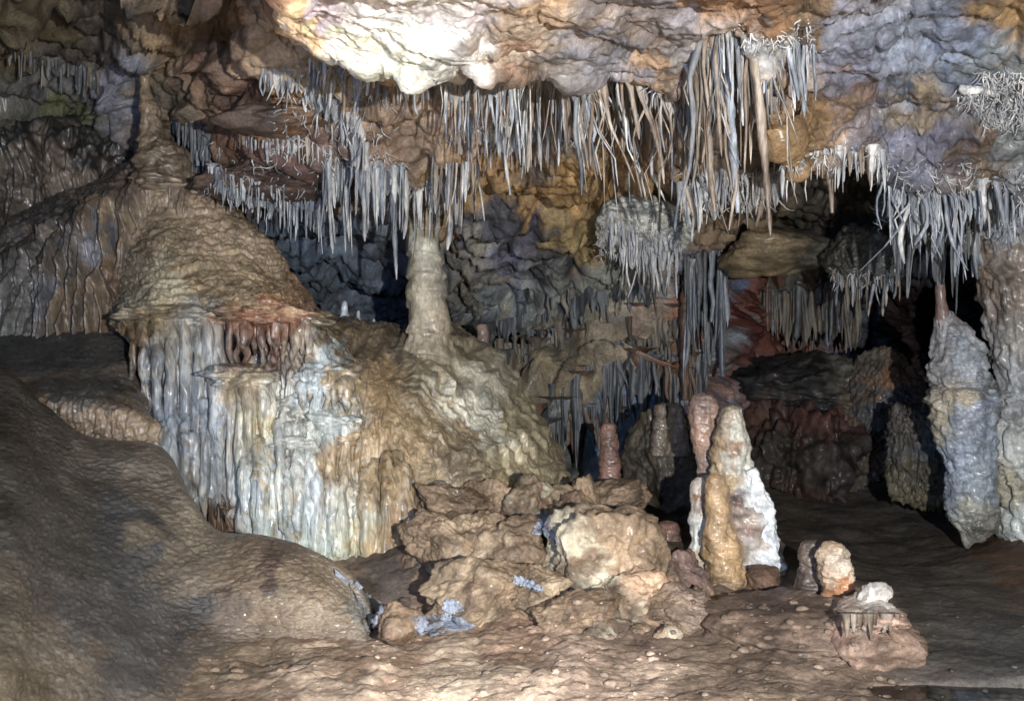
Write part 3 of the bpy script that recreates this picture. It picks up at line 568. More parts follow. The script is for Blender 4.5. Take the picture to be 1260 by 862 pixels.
body_obj('lower_bulb', [(1184,474,20.5),(1184,479,31.6),(1185,488,34.4),(1186,502,33.5),(1187,522,31.6),(1190,548,27.9),(1193,575,24.2),(1194,600,22.3),(1194,612,16.7)], 7.5, M_flow, blu, fn=wr, nseg=80, n=150, parent=st, seed=5)
body_obj('upper_bulb', [(1160,384,7.4),(1164,396,13.0),(1172,415,20.5),(1178,438,27.0),(1180,458,29.8),(1184,474,28.8),(1185,486,25.1),(1186,500,20.5)], 7.52, M_flow, blu, fn=wr, nseg=80, n=140, parent=st, seed=7)
body_obj('tip', [(1156,343,2.4),(1157,350,5.6),(1158,372,6.4),(1160,392,8.8),(1163,404,8.0)], 7.5, M_flow, [(1157,370,(124,94,86))], fn=lumpy(.06, 9), nseg=30, n=40, parent=st)
o = body_obj('column', [(1230,190,70),(1232,225,58),(1240,260,42),(1246,300,36),(1252,340,35),(1258,400,33),(1262,440,31),(1272,480,36),(1268,520,45),(1264,545,47),(1272,580,40),(1276,610,40),(1276,640,37),(1282,680,30),(1288,712,32)], 7.7, M_flow,
     [(1210,250,(150,160,180)),(1240,260,(140,150,168)),(1235,320,(128,112,102)),(1250,360,(124,106,94)),(1245,420,(140,134,132)),(1240,470,(150,150,156)),(1230,540,(160,160,160)),(1250,560,(176,176,176)),(1240,600,(160,150,130)),(1250,660,(200,205,205)),(1256,700,(205,200,190))], fn=lumpy(.10, 6, rings=.04, flute=.42), nseg=90, n=240,
     label='thick grey and rust column cut by the right edge of the photo', cat='column', seed=6)
# cluster of stalagmites right of centre
def stag(prof, d, cols, label, fn=None, seed=1, mat=M_flow, nseg=48, n=130, group=None, flat=1.):
    return body_obj('stalagmite', prof, d, mat, cols, fn=fn or lumpy(.15, 10, rings=.12, flute=.16), nseg=nseg, n=n, label=label, cat='stalagmite', seed=seed, group=group, flat=flat)
stag([(864,483,4),(864,487,11),(866,500,15),(866,520,15),(866,545,12),(868,570,9),(870,600,9),(874,660,12),(876,720,14)], 6.75, [(864,490,(150,120,112)),(866,530,(172,132,112)),(866,580,(160,130,116))], 'slim pink brown stalagmite standing behind the white one, top notched')
stag([(901,498,3),(901,502,10),(901,515,14),(899,540,18),(899,570,22),(904,600,27),(912,640,31),(921,680,33),(925,715,35),(925,740,37)], 6.55,
     [(895,505,(150,130,112)),(890,525,(160,140,118)),(912,530,(206,200,188)),(900,545,(150,116,84)),(905,565,(212,206,196)),(880,560,(170,138,100)),(886,590,(190,160,120)),(920,600,(214,214,216)),(915,640,(190,165,150)),(912,622,(92,66,64)),(918,650,(150,118,110)),(940,640,(230,232,238)),(950,690,(225,228,236)),(925,690,(190,180,176)),(935,660,(170,140,124)),(905,700,(180,165,150))],
     'broad white stalagmite, the brightest and tallest of the cluster right of centre', fn=lumpy(.14, 9, rings=.05, flute=.2), seed=5, n=170, nseg=64)
stag([(858,587,2),(859,592,7),(860,610,9),(862,640,11),(864,670,13),(868,700,19),(870,730,22)], 6.4, [(858,600,(205,190,180)),(856,650,(232,228,222)),(868,690,(180,160,140)),(866,620,(160,120,90))], 'white and brown stub at the left foot of the bright stalagmite', seed=8)
stag([(881,582,3),(881,588,9),(882,610,12),(884,640,14),(888,670,19),(893,700,21),(896,725,18),(897,740,10)], 6.2, [(882,600,(190,150,104)),(882,650,(196,156,108)),(890,700,(188,146,96)),(896,725,(160,126,90))], 'ochre tapered stalagmite standing in front of the bright white one', seed=2, fn=lumpy(.16, 10, rings=.14, flute=.12))
rock('rock', 938, 712, 20, 16, 6.1, [(938,712,(128,94,74))], label='small knobbly brown rock at the right foot of the stalagmite cluster', cat='rock', sub=4)
# curved white rib on the right of the cluster
body_obj('flowstone_rib', [(922,578,5),(930,596,8),(937,615,9),(943,640,8),(948,668,8),(952,695,9),(955,715,10),(953,734,9)], 6.43, M_flow, [(930,600,(232,232,238)),(945,650,(225,228,240)),(953,710,(215,220,236))], fn=lumpy(.4, 9, flute=.4), nseg=32, n=90, label='curved white rib of calcite leaning on the right side of the bright stalagmite', cat='flowstone', seed=3)
stag([(1001,664,2),(1001,667,11),(1002,680,15),(1001,700,17),(1001,725,20),(1001,755,20)], 5.75, [(1001,680,(128,108,96)),(1001,720,(110,92,84))], 'short dull brown stalagmite stub, the rear one of the pair on the crusted platform', seed=12)
stag([(1023,665,2),(1023,669,12),(1024,682,18),(1027,700,20),(1030,718,20),(1034,755,22)], 5.5, [(1020,680,(205,170,140)),(1030,700,(214,190,170)),(1028,722,(200,130,70)),(1034,740,(180,110,60))], 'short speckled orange and white stalagmite, front one of the pair on the platform', seed=13, fn=lumpy(.14, 16))
stag([(749,520,2),(749,523,8),(749,540,10),(750,560,11),(750,580,12),(750,605,14)], 8.2, [(749,540,(152,108,92)),(750,590,(140,98,84))], 'thin reddish stalagmite with blunt top standing alone before the dark wall', fn=lumpy(.08, 12, rings=.2), seed=3)
stag([(822,640,3),(822,644,11),(822,660,13),(822,685,14),(824,705,18)], 6.9, [(822,660,(128,92,84)),(822,690,(110,80,74))], 'low reddish brown stump just left of the white stalagmite cluster', seed=14)
stag([(815,495,1),(815,500,7),(813,520,8),(812,560,10)], 8.0, [(815,520,(112,96,82))], 'small dull stalagmite on the dark rock, left one of two close together', seed=15)
stag([(831,495,1),(831,500,8),(833,520,10),(834,560,14)], 7.95, [(831,520,(124,106,90))], 'small dull stalagmite on the dark rock, right one of two close together', seed=16)
for k, (x, y0, y1, w, dd, lb) in enumerate([(594,398,450,6,9.3,'pinkish thumb of stalagmite on the slope edge right of the pale column'),(578,412,440,6,9.3,'dark thumb of stalagmite beside the pale column foot'),(633,478,500,5,8.9,'tiny pink stalagmite knob on the slope edge below the far draperies')]):
    stag([(x,y0,1),(x,y0+3,w),(x,(y0+y1)/2,w+1),(x+1,y1,w+2)], dd, [(x,y0,(150,120,108))], lb, seed=20+k, nseg=20, n=40)
for k, (x, y0, y1, w, lb) in enumerate([(424,370,398,5,'small blue white stalagmite on the mound shoulder, left of the black gap'),(460,392,406,3,'tiny white stalagmite on the mound shoulder before the black gap'),(441,382,400,3,'middle small stalagmite on the mound shoulder by the dark hollow')]):
    stag([(x,y0,1),(x,y0+3,w*.6),(x,(y0+y1)/2,w*.8),(x,y1,w+2)], 8.7, [(x,y0,(170,178,190))], lb, seed=30+k, nseg=16, n=30)

# ------------------------------------------------------------------ boulders of the heap
T1, T2, T3, T4 = (170,138,108), (188,158,126), (140,112,88), (214,196,168)
heap = [
 (560,628,42,24,6.8,[T1,T3],'flat brown boulder at the foot of the slope behind the heap'),
 (533,612,26,16,7.0,[T3,GREY],'low bluish brown boulder at the left end of the heap'),
 (600,622,34,22,7.05,[T3,T1],'brown layered boulder at the back of the heap, below the white patch'),
 (548,668,44,34,6.35,[T1,T2],'rough tan boulder at the left of the heap above the pool'),
 (592,668,40,34,6.4,[T2,T1],'tan broken boulder in the middle left of the heap'),
 (634,676,42,36,6.3,[T2,T3],'pale tan boulder left of the long crack'),
 (650,628,26,34,6.95,[(150,134,108),T1],'rough grey tan boulder against the slope foot'),
 (676,648,16,24,6.85,[T1,T3],'narrow upright tan boulder beside the blue crust patch'),
 (700,640,26,30,6.85,[T3,(150,118,96)],'rounded brown boulder right of the blue crust patch'),
 (722,612,16,22,7.2,[T1,T3],'round brown knob under the flat slab'),
 (758,612,38,18,7.4,[(160,136,108),T3],'flat tilted slab below the lone reddish stalagmite'),
 (738,690,62,54,6.05,[T4,T1],'largest boulder of the heap, creamy white with brown veins'),
 (796,668,22,28,6.4,[(176,138,110),T3],'orange speckled boulder between the creamy one and the stump'),
 (782,738,52,34,5.72,[T4,(190,150,118)],'cream and orange crusted boulder low on the heap'),
 (600,728,52,34,5.75,[T2,T1],'rounded dusty boulder at the front of the heap'),
 (660,728,40,28,5.78,[T1,T2],'dusty boulder below the creamy one, left of the crack'),
 (705,756,44,24,5.52,[T1,T3],'low dusty boulder in front of the creamy one'),
 (555,748,26,14,5.65,[T1,T3],'low dusty stone beside the pale blue crust'),
 (835,712,34,30,6.1,[T3,(120,92,84)],'dark brown boulder left of the ochre stalagmite'),
 (836,756,44,26,5.55,[T3,(150,124,108)],'brown boulder in front of the ochre stalagmite'),
 (486,768,24,20,5.15,[(170,132,108),T1],'small pink brown rock casting a black shadow beside the blue crust'),
 (520,690,22,20,6.5,[(130,104,80),T3],'small brown boulder at the base of the tan pillars'),
]
for (x, y, hw, hh, d, cc, lb) in heap:
    cols = [(x - hw * .5, y - hh * .4, cc[0]), (x + hw * .5, y + hh * .1, cc[1]), (x, y + hh * .6, cc[0]), (x + hw * .2, y - hh * .6, cc[1]), (x - hw * .3, y + hh * .2, T3)]
    rock('boulder', x, y, hw * 1.05, hh * 1.1, d, cols, label=lb, sub=6 if hw > 30 else 5, rough=.46, facet=.5, crag=.022, rot=rnd.uniform(-.3, .3), group='boulders of the heap in the middle of the cave')
hp = [(545,640),(575,648),(610,648),(640,650),(585,690),(565,700),(620,700),(655,700),(690,690),(690,720),(640,748),(610,755),(575,735),(540,715),(740,740),(760,760),(720,735),(805,705),(815,730),(860,735),(870,760),(790,775),(820,785),(740,782),(680,775),(530,650),(665,665),(700,665),(770,640),(790,650),(905,745),(930,755),(890,775),(640,610),(660,600),(690,612)]
for k, (x, y) in enumerate(hp):
    d_ = 7.0 - (y - 640) / 125. * 1.35 - .12 if y > 620 else 6.95
    hw = rnd.uniform(9, 20); c0 = rnd.choice((T1, T2, T3, (150, 126, 104)))
    rock('stone', x + rnd.uniform(-5, 5), y + rnd.uniform(-4, 4), hw, hw * rnd.uniform(.5, .9), d_, [(x - 6, y, c0), (x + 8, y + 4, rnd.choice((T1, T3, T4)))], sub=4, rough=.6, facet=.8, rot=rnd.uniform(-.8, .8), seed=100 + k,
         label='small angular stone lodged among the boulders of the heap', cat='rock', group='small stones of the boulder heap')
# crusted platform right
rock('platform_rock', 975, 768, 120, 38, 5.45, [(900,740,(116,92,76)),(950,740,(92,70,62)),(1000,740,(106,84,70)),(1040,730,(160,144,134)),(1080,745,(138,104,88)),(900,770,(136,110,92)),(980,780,(130,104,88)),(1060,780,(146,116,98))], sub=6, rough=.3, facet=.3, depth=.5,
     label='long purple brown crusted platform rock at the right foot of the stalagmites', cat='boulder', seed=3)
blk = empty('toothed_block', P(1068, 822, 5.05), 'pink brown block with a row of tiny teeth under its speckled crusted rim', 'boulder')
rock('block_body', 1070, 788, 60, 46, 5.05, [(1060,735,(190,170,160)),(1030,750,(130,98,86)),(1090,745,(150,118,104)),(1060,790,(158,126,108)),(1090,800,(146,116,98))], sub=5, rough=.25, facet=.3, depth=.25, parent=blk, seed=31)
rock('crust', 1078, 757, 34, 18, 5.0, [(1050,742,(176,150,136)),(1078,735,(200,188,180)),(1105,750,(160,124,108))], sub=5, rough=.4, facet=.4, depth=.2, seed=8, parent=blk)
rock('crust', 1074, 734, 17, 15, 5.05, [(1072,728,(205,195,190))], sub=4, rough=.5, facet=.4, seed=18, parent=blk)
for x, L, w in [(1041,22,4.5),(1050,15,4),(1057,12,4),(1064,9,3),(1071,26,4),(1076,12,3),(1088,16,4),(1095,20,3.5),(1104,10,3)]:
    body_obj('tooth', [(x,754,w*1.2),(x,762,w),(x+.5,762+L*.6,w*.6),(x+1,762+L,.6)], 4.79, M_straw_t, None, parent=blk, nseg=10, n=16, fn=lumpy(.2,9))

# dark rocks behind
rock('boulder', 822, 560, 46, 52, 8.3, [(800,550,(84,74,62)),(830,540,(98,86,72)),(820,590,(70,62,52)),(850,560,(80,66,54))], label='dark angular boulder carrying two small stalagmites left of the cluster', sub=6, rough=.4, facet=.5)
rock('rock_ledge', 978, 566, 64, 82, 10.6, [(950,500,(78,50,42)),(1000,510,(84,50,42)),(1030,520,(74,46,38)),(960,560,(50,44,42)),(1000,580,(56,48,44)),(1040,560,(48,40,38)),(980,620,(62,42,36)),(960,480,(30,28,28))], sub=6, rough=.34, facet=.15, depth=.9, vn=.05, label='dark rounded ledge with a rusty red upper face in the back chamber', cat='boulder', flute=.12)
rock('rock_ledge', 1005, 480, 104, 38, 11.0, [(920,465,(34,34,38)),(980,455,(44,42,42)),(1040,450,(96,90,82)),(1100,460,(110,102,92)),(1090,490,(110,88,64)),(1000,490,(34,32,32)),(940,500,(60,46,40))], sub=6, rough=.2, facet=.1, depth=.9, vn=.07, label='long flat topped ledge in the back chamber, black at left and pale at right', cat='boulder')
rock('boulder', 1042, 560, 40, 62, 10.35, [(1030,520,(92,62,50)),(1050,540,(84,66,54)),(1040,600,(64,54,48))], label='dark sloping boulder between the rusty ledge and the fluted boulder', sub=6, rough=.4, facet=.19, vn=.05)
rock('boulder', 1085, 500, 42, 60, 10.2, [(1070,450,(96,86,76)),(1090,470,(120,82,56)),(1085,500,(70,72,76)),(1100,540,(58,54,52)),(1070,560,(54,48,46))], sub=6, rough=.3, facet=.3, label='rounded fluted boulder at the right end of the back ledge', flute=.15)
rock('hanging_rock', 1135, 560, 36, 52, 8.7, [(1120,530,(84,76,70)),(1140,550,(80,84,92)),(1135,590,(92,84,68)),(1125,610,(100,88,66))], sub=6, rough=.35, facet=.3, flute=.4, label='lobed dark rock with drooping folds left of the tall bluish stalagmite', cat='boulder')
rock('hanging_rock', 1060, 318, 46, 34, 9.0, [(1040,310,(72,68,60)),(1080,310,(70,72,72)),(1060,340,(86,86,80)),(1090,345,(96,100,100))], sub=6, rough=.3, facet=.3, label='dark bulge of rock hanging from the ceiling above the back chamber', cat='boulder', flute=.1)
rock('hanging_rock', 955, 308, 66, 26, 9.5, [(920,315,(120,100,70)),(970,315,(116,98,72)),(1000,300,(70,66,58))], sub=5, rough=.3, facet=.3, label='flat tan slab of ceiling rock over the reddish hollow', cat='boulder')
rock('hanging_rock', 1180, 250, 60, 40, 7.6, [(1150,250,(96,104,124)),(1200,240,(104,112,130)),(1180,280,(84,92,110))], sub=5, rough=.35, facet=.3, label='blue grey lump of ceiling behind the right hand stalactites', cat='boulder', flute=.2)
rock('hanging_rock', 490, 180, 90, 20, 8.0, [(450,190,(106,86,70)),(520,190,(146,140,130)),(560,190,(106,88,72))], sub=6, rough=.35, facet=.4, label='brown ceiling rib from which the middle stalactites and the pale column hang', cat='boulder')
rock('hanging_rock', 350, 222, 90, 26, 7.8, [(300,215,(92,70,62)),(350,225,(80,60,54)),(380,240,(72,54,46))], sub=6, rough=.35, facet=.4, label='dark brown ceiling ledge edged with tiny stalactites left of the middle', cat='boulder')
rock('hanging_rock', 350, 150, 60, 18, 7.0, [(320,150,(92,74,66)),(350,158,(120,84,50)),(380,150,(108,80,60))], sub=5, rough=.35, facet=.4, label='small ochre ceiling ledge above the dark brown one', cat='boulder')
rock('hanging_rock', 792, 282, 50, 30, 8.5, [(760,270,(190,186,176)),(800,290,(196,192,182)),(820,310,(170,170,164))], sub=6, rough=.4, facet=.4, label='knobbly white calcite mass hanging from the brown ceiling right of centre', cat='flowstone', flute=.08)

# ------------------------------------------------------------------ stalactites: one spec per cluster
bpy.context.view_layer.update()
_dg = bpy.context.evaluated_depsgraph_get()
def depth_at(px, py, lo, hi):
    d = Vector(P(px, py, 1.0) - np.array([0, 0, CZ])).normalized()
    ok, loc, *_ = S.ray_cast(_dg, Vector((0, 0, CZ)), d, distance=40)
    return min(max(loc.y if ok else hi, lo), hi)
def straw_geo(px, py, d, L, w, lean, kink, seed, nseg=7, n=12, taper=.55):
    r = random.Random(seed); s = d / F
    base = P(px, py, d)[None, :]; t = np.linspace(0, 1, n)
    ox = np.zeros(n); oy = np.zeros(n)
    a = lean; ks = r.random() * .6 + .2
    kn = [0] + [r.gauss(0, 1) for _ in range(4)]; ox = kink * .22 * np.interp(t, np.linspace(0, 1, 5), np.cumsum(kn)) 
    ox = ox + a * t + .6 * kink * (np.maximum(t - ks, 0)) * r.choice((-1, 1)) + .04 * np.sin(t * r.uniform(3, 9) + r.random() * 6) * kink
    oy = r.uniform(-.1, .05) * t
    c = base + np.stack([ox * L * s, oy * L * s, (.05 / max(L * s, .05) - t * (1 + .05 / max(L * s, .05))) * L * s], -1)
    rad = w * .5 * s * (1 - (1 - taper) * t) * np.array([r.uniform(.8, 1.2) for _ in range(n)]); fl = r.choice((1, 1, 1.6, 2.4)); rad = rad * (1 + (fl - 1) * np.clip(1 - t * 4, 0, 1)); rad[0] *= 1.3; rad[-1] *= .3; rad = rad * (1 + .12 * np.sin(t * r.uniform(6, 20) + r.random() * 6))
    th = np.linspace(0, 2*np.pi, nseg, endpoint=False) + r.random()
    el = r.uniform(.8, 1.25)
    g = c[:, None] + np.stack([np.cos(th) * el, np.sin(th), 0 * th], -1)[None] * rad[:, None, None]
    return g.reshape(-1, 3), grid_faces(n, nseg, wrap=True)
# ------------------------------------------------------------------ pale blue crusts lying on floor and rock
def crust(pts, label):
    ring = cr(np.array(pts + pts[:1], float), 73)[:-1]; c = ring.mean(0); vs = []; k = 16
    for i in range(k + 1):
        for q in ring:
            e = c + (q - c) * (i / k) * (1 + .16 * math.sin(3 * math.atan2(*(q - c)) + c[0]) + .12 * math.sin(7 * math.atan2(*(q - c)) + c[1]) + .10 * math.sin(13 * math.atan2(*(q - c)) + c[0]) )
            dv = Vector(P(e[0], e[1], 1.0) - np.array([0, 0, CZ])).normalized(); ok, loc, nn, *_ = S.ray_cast(_dg, Vector((0, 0, CZ)), dv, distance=20)
            vs.append(np.array(loc) + np.array(nn) * (.012 if i < k else -.02))
    w = np.array(vs); w += .004 * fbm(w * 30, 3)[:, None]
    o = mesh_obj('calcite_crust', w, grid_faces(k + 1, 72, wrap=True), M_crust); tag(o, label, 'crust')
crust([(408,702),(432,712),(450,730),(474,742),(468,752),(455,772),(444,776),(446,752),(430,722)], 'pale blue calcite crust running down the right side of the rounded bulge')
crust([(508,762),(540,755),(578,768),(562,776),(520,782),(506,774)], 'pale blue calcite crust on the floor right of the small pink rock')
crust([(540,742),(562,738),(568,750),(552,756)], 'small pale blue crust patch at the foot of the dusty boulders')
crust([(660,634),(675,632),(680,650),(684,668),(668,658),(657,654)], 'small sky blue crust patch high in the heap between boulders')
crust([(628,706),(650,712),(664,722),(650,724),(632,716)], 'pale streak of crust on the dusty boulders at the middle of the heap')

# clusters
SP = []   # (size, px, py, d, L, w, lean, kink, mat, cluster)
CL = {}
def cluster(key, label, group, line, band, count, L, w, d, mats, lean=(-.05, .05), kink=.15, taper=.66, name='stalactite'):
    CL[key] = (label, group, name); line = np.array(line, float)
    seg = np.linalg.norm(np.diff(line, axis=0), axis=1); cum = np.concatenate([[0], np.cumsum(seg)])
    count = int(count * 1.45)
    for k in range(count):
        t = ((k + rnd.random()) / count + rnd.gauss(0, .012)) % 1 * cum[-1]; i = min(np.searchsorted(cum, t, side='right') - 1, len(seg) - 1); q = line[i] + (line[i+1] - line[i]) * ((t - cum[i]) / seg[i])
        px = q[0] + rnd.uniform(-2, 2); py = q[1] + rnd.uniform(-band, band)
        ll = (rnd.uniform(0, 1)**1.5 * (L[1] - L[0]) + L[0]) * rnd.choice((1, 1, 1, .5, .75)); ww = w[0] * .62 + rnd.random()**2.2 * (w[1] * 1.25 - w[0])
        dd = depth_at(px, py, d[0], d[1]) + (.10 if key[0] == 'q' else 0)
        SP.append((ll * ww, px, py, dd, ll, ww, rnd.uniform(*lean), rnd.uniform(0, kink), rnd.choice(mats), key, taper))
hang = 'stalactites hanging from the cave ceiling'
cluster('a', ('soda straw', 'the pale curtain under the bright ceiling'), 'pale soda straws of the curtain under the bright ceiling', [(545,88),(600,92),(640,104),(700,104)], 10, 58, (50,120), (2.6,5.5), (5.6,6.4), 'wwttb', lean=(-.08,.1), name='soda_straw')
cluster('a2', ('soda straw', 'the lower tier of the pale curtain'), 'pale soda straws of the lower tier', [(560,150),(620,160),(660,160),(700,150)], 14, 40, (22,70), (2.5,5), (6.2,6.9), 'wwbt', lean=(-.1,.1), name='soda_straw')
cluster('b', ('soda straw', 'the brownish curtain right of centre'), 'brownish soda straws of the long curtain', [(700,104),(760,104),(830,108),(855,92)], 8, 62, (55,165), (3.2,6.5), (5.3,5.9), 'ttmdwb', lean=(.02,.26), kink=.4)
cluster('c', ('stalactite', 'the thick long bundle right of centre'), 'long stalactites of the thick bundle', [(845,92),(865,62),(890,44),(925,38),(950,46)], 8, 44, (80,225), (3.4,7.5), (4.8,5.5), 'tmwbtd', lean=(-.02,.12), kink=.3)
cluster('c2', ('bent stalactite', 'the row right of the long bundle'), 'short bent stalactites beside the long bundle', [(945,46),(1002,60)], 6, 16, (40,115), (3.5,7), (4.85,5.3), 'wwb', lean=(-.05,.12), kink=.4)
cluster('d', ('small stalactite', 'the fringe below the long bundle'), 'small stalactites of the lower fringe', [(838,238),(880,226),(930,222),(965,214)], 14, 44, (22,62), (3.5,7), (6.2,7.2), 'wwbt', lean=(-.15,.15), kink=.3)
cluster('e', ('carrot shaped stalactite', 'the row under the ochre ceiling'), 'carrot shaped stalactites under the ochre ceiling', [(962,200),(1000,196),(1040,186),(1090,196)], 5, 20, (22,62), (6,12), (5.85,6.2), 'wwt', lean=(-.05,.08), kink=.1, taper=.2)
cluster('f', ('stalactite', 'the shaggy mass left of the edge column'), 'bluish stalactites beside the right column', [(1088,214),(1130,220),(1170,230),(1205,236)], 12, 56, (30,125), (4,8), (6.3,7.4), 'bbwbd', lean=(-.05,.12), kink=.5)
cluster('g', ('stalactite', 'the fringe on the right edge column'), 'bluish stalactites on the right column', [(1200,232),(1262,244)], 10, 22, (30,90), (4,8), (6.2,6.6), 'bbw', lean=(-.1,.2), kink=.3)
cluster('h', ('stalactite', 'the fringe left of the pale column'), 'white stalactites left of the pale column', [(395,205),(440,204),(500,208)], 6, 30, (55,125), (4,8), (7.1,7.6), 'wbww', lean=(-.04,.05), kink=.12)
cluster('i', ('stalactite', 'the fringe right of the pale column'), 'thin stalactites right of the pale column', [(532,198),(586,190)], 8, 18, (60,125), (3.5,6), (7.2,7.8), 'wwtd', lean=(-.08,.03), kink=.15)
cluster('i2', ('calcite strand', 'the bunch draped over the pale column top'), 'strands over the top of the pale column', [(496,190),(555,188)], 10, 26, (40,115), (5,10), (7.75,8.0), 'wbw', lean=(-.1,.1), kink=.15)
cluster('j', ('short stalactite', 'the fringe under the bright ceiling edge'), 'short stalactites under the bright ceiling edge', [(380,78),(440,88),(500,92),(550,96)], 12, 46, (18,60), (3,6), (6.2,6.9), 'wtbd', lean=(-.1,.1), kink=.25)
cluster('k', ('crooked stalactite', 'the tangle on the upper left ceiling'), 'crooked stalactites on the upper left ceiling', [(318,92),(360,100),(400,128),(440,150)], 14, 34, (16,50), (3.5,7), (6.5,7.6), 'wwwb', lean=(-.15,.15), kink=.5)
cluster('k2', ('tiny stalactite', 'the small ochre ledge'), 'tiny stalactites along the ochre ledge', [(292,168),(330,176),(380,178),(412,186)], 4, 26, (10,28), (3,6), (6.6,7.6), 'wwt', kink=.2)
cluster('k3', ('stalactite', 'the dark brown ceiling ledge at left'), 'bluish stalactites along the dark ledge', [(252,202),(275,225),(320,246),(352,250)], 14, 52, (12,36), (2.5,5), (7.4,8.4), 'bwbw', kink=.3)
cluster('k4', ('soda straw', 'the row below the dark ledge'), 'slim stalactites below the dark ledge', [(340,248),(372,250),(400,246)], 3, 20, (28,52), (2.5,4.5), (7.6,8.2), 'wb', kink=.05, name='soda_straw')
cluster('k5', ('stalactite', 'the brown rib left of the column'), 'white stalactites on the brown rib', [(425,140),(440,160),(455,186)], 5, 10, (20,56), (4,9), (6.9,7.4), 'w', kink=.2)
cluster('l', ('stalactite', 'the dim wall beside the hourglass column'), 'grey stalactites at the upper left', [(215,150),(240,160),(262,175)], 8, 16, (20,70), (5,9), (8.3,9), 'dbd', kink=.1)
cluster('l2', ('stalactite', 'the upper left corner ceiling'), 'dull stalactites in the upper left corner', [(85,88),(120,92),(20,66),(10,50)], 6, 18, (16,40), (4,8), (8.0,9.2), 'dmd', kink=.1)
cluster('m', ('stalactite', 'the knobbly white calcite mass'), 'stalactites of the white calcite mass', [(748,272),(780,296),(815,306),(838,296)], 14, 44, (14,66), (4,8), (8.0,8.3), 'wwww', kink=.2, lean=(-.1,.1))
cluster('n', ('small stalactite', 'the dark hanging bulge at right'), 'stalactites under the dark bulge', [(1025,338),(1060,350),(1108,340)], 8, 26, (14,42), (4,7), (8.6,9.0), 'bdmt', kink=.15)
cluster('o', ('drapery strand', 'the far wall below the lower fringe'), 'bluish strands on the far wall', [(845,316),(890,316)], 14, 16, (60,150), (5,10), (9.8,10.8), 'bdd', kink=.1, taper=.6)
cluster('p', ('drapery strand', 'the far back of the chamber'), 'dim strands at the back of the chamber', [(945,352),(1050,352)], 8, 26, (50,90), (6,11), (11.6,12.3), 'ddrm', kink=.1, taper=.7)
cluster('q1', ('stalactite', 'the top row on the far wall'), 'dark stalactites, top row of the far wall', [(640,392),(700,362),(760,350),(830,346)], 18, 34, (10,52), (3,11), (9.3,10.4), 'ddmm', kink=.3)
cluster('q2', ('stalactite', 'the middle row on the far wall'), 'dark stalactites, middle row of the far wall', [(608,430),(650,425),(700,404),(760,392),(830,388)], 18, 44, (13,66), (3,12), (9.2,10.2), 'dmdmr', kink=.3)
cluster('q3', ('stalactite', 'the lower row on the far wall'), 'long stalactites, lower row of the far wall', [(690,470),(730,438),(780,430),(860,440)], 18, 48, (30,110), (4,13), (9.2,10.0), 'dmrmd', kink=.3)
cluster('q4', ('drapery strand', 'the lowest row on the far wall'), 'dim strands low on the far wall', [(660,505),(700,490),(745,500),(790,510)], 18, 28, (36,110), (5,15), (9.3,10.0), 'dmdr', kink=.3, taper=.7)
SP = [s for s in SP]
SP.sort(key=lambda s: -s[0] )
CN = {'m': 'dull brown', 'w': 'white', 't': 'tan', 'b': 'bluish', 'd': 'dark grey', 'r': 'rusty'}
byk = {}
for q in SP: byk.setdefault(q[9], []).append(q)
LABEL = {}
for k_, qs in byk.items():
    Ls = sorted(q[4] for q in qs); xs = sorted(q[1] for q in qs); m_ = len(qs)
    for q in qs:
        ln = 'short' if q[4] < Ls[m_ // 3] else 'long' if q[4] >= Ls[2 * m_ // 3] else 'middling'
        pl = 'left part' if q[1] < xs[m_ // 3] else 'right part' if q[1] >= xs[2 * m_ // 3] else 'middle'
        noun, where = CL[k_][0]
        LABEL[id(q)] = f'{ln} {CN[q[8]]} {noun}, {pl} of {where}'
SINGLE = 290
n_single = 0
chosen = {}
rest_v, rest_f, rest_m, off = [], [], [], 0
mats = list(SM.values()); keys = list(SM)
for i, (sz, px, py, d, L, w, lean, kink, m, key, taper) in enumerate(SP):
    v, f = straw_geo(px, py, d, L, w, lean, kink, i + 100, nseg=9 if i < 120 else 7, n=14 if i < 120 else 9, taper=taper)
    if n_single < SINGLE:
        lb, (_, gr, nm) = LABEL[id(SP[i])], CL[key]; top = P(px, py, d)
        o = mesh_obj(nm, v, f, SM[m], origin=tuple(float(q) for q in top)); tag(o, lb, 'soda straw' if nm == 'soda_straw' else 'stalactite', gr); n_single += 1
    else:
        rest_v.append(v); rest_f.append(f + off); off += len(v); rest_m += [keys.index(m)] * len(f)
# helictites: crooked twigs of calcite
def twig(px, py, d, L, w, seed):
    r = random.Random(seed); n = 7; s = d / F; a = r.uniform(0, 6.28); e = r.uniform(-.6, .9)
    p = P(px, py, d); pts = [p + 0]; 
    dirv = np.array([math.cos(a) * math.cos(e) * .8, -.5 * r.random(), math.sin(a) * .7 - r.choice((0, .9, 1.4))]); L = L * r.choice((.6, 1, 1, 1.5))
    for k in range(n - 1):
        dirv = dirv + np.array([r.uniform(-.5, .5) for _ in range(3)]) * .8; dirv /= np.linalg.norm(dirv); p = p + dirv * L * s / n; pts.append(p)
    c = np.array(pts); th = np.linspace(0, 2*np.pi, 5, endpoint=False); rad = w * .5 * s * np.linspace(1, .35, n)
    t = np.gradient(c, axis=0); t /= np.linalg.norm(t, axis=1)[:, None]; a1 = np.cross(t, [.3, .9, .2]); a1 /= np.linalg.norm(a1, axis=1)[:, None]; a2 = np.cross(t, a1)
    g = c[:, None] + (a1[:, None] * np.cos(th)[None, :, None] + a2[:, None] * np.sin(th)[None, :, None]) * rad[:, None, None]
    return g.reshape(-1, 3), grid_faces(n, 5, wrap=True)
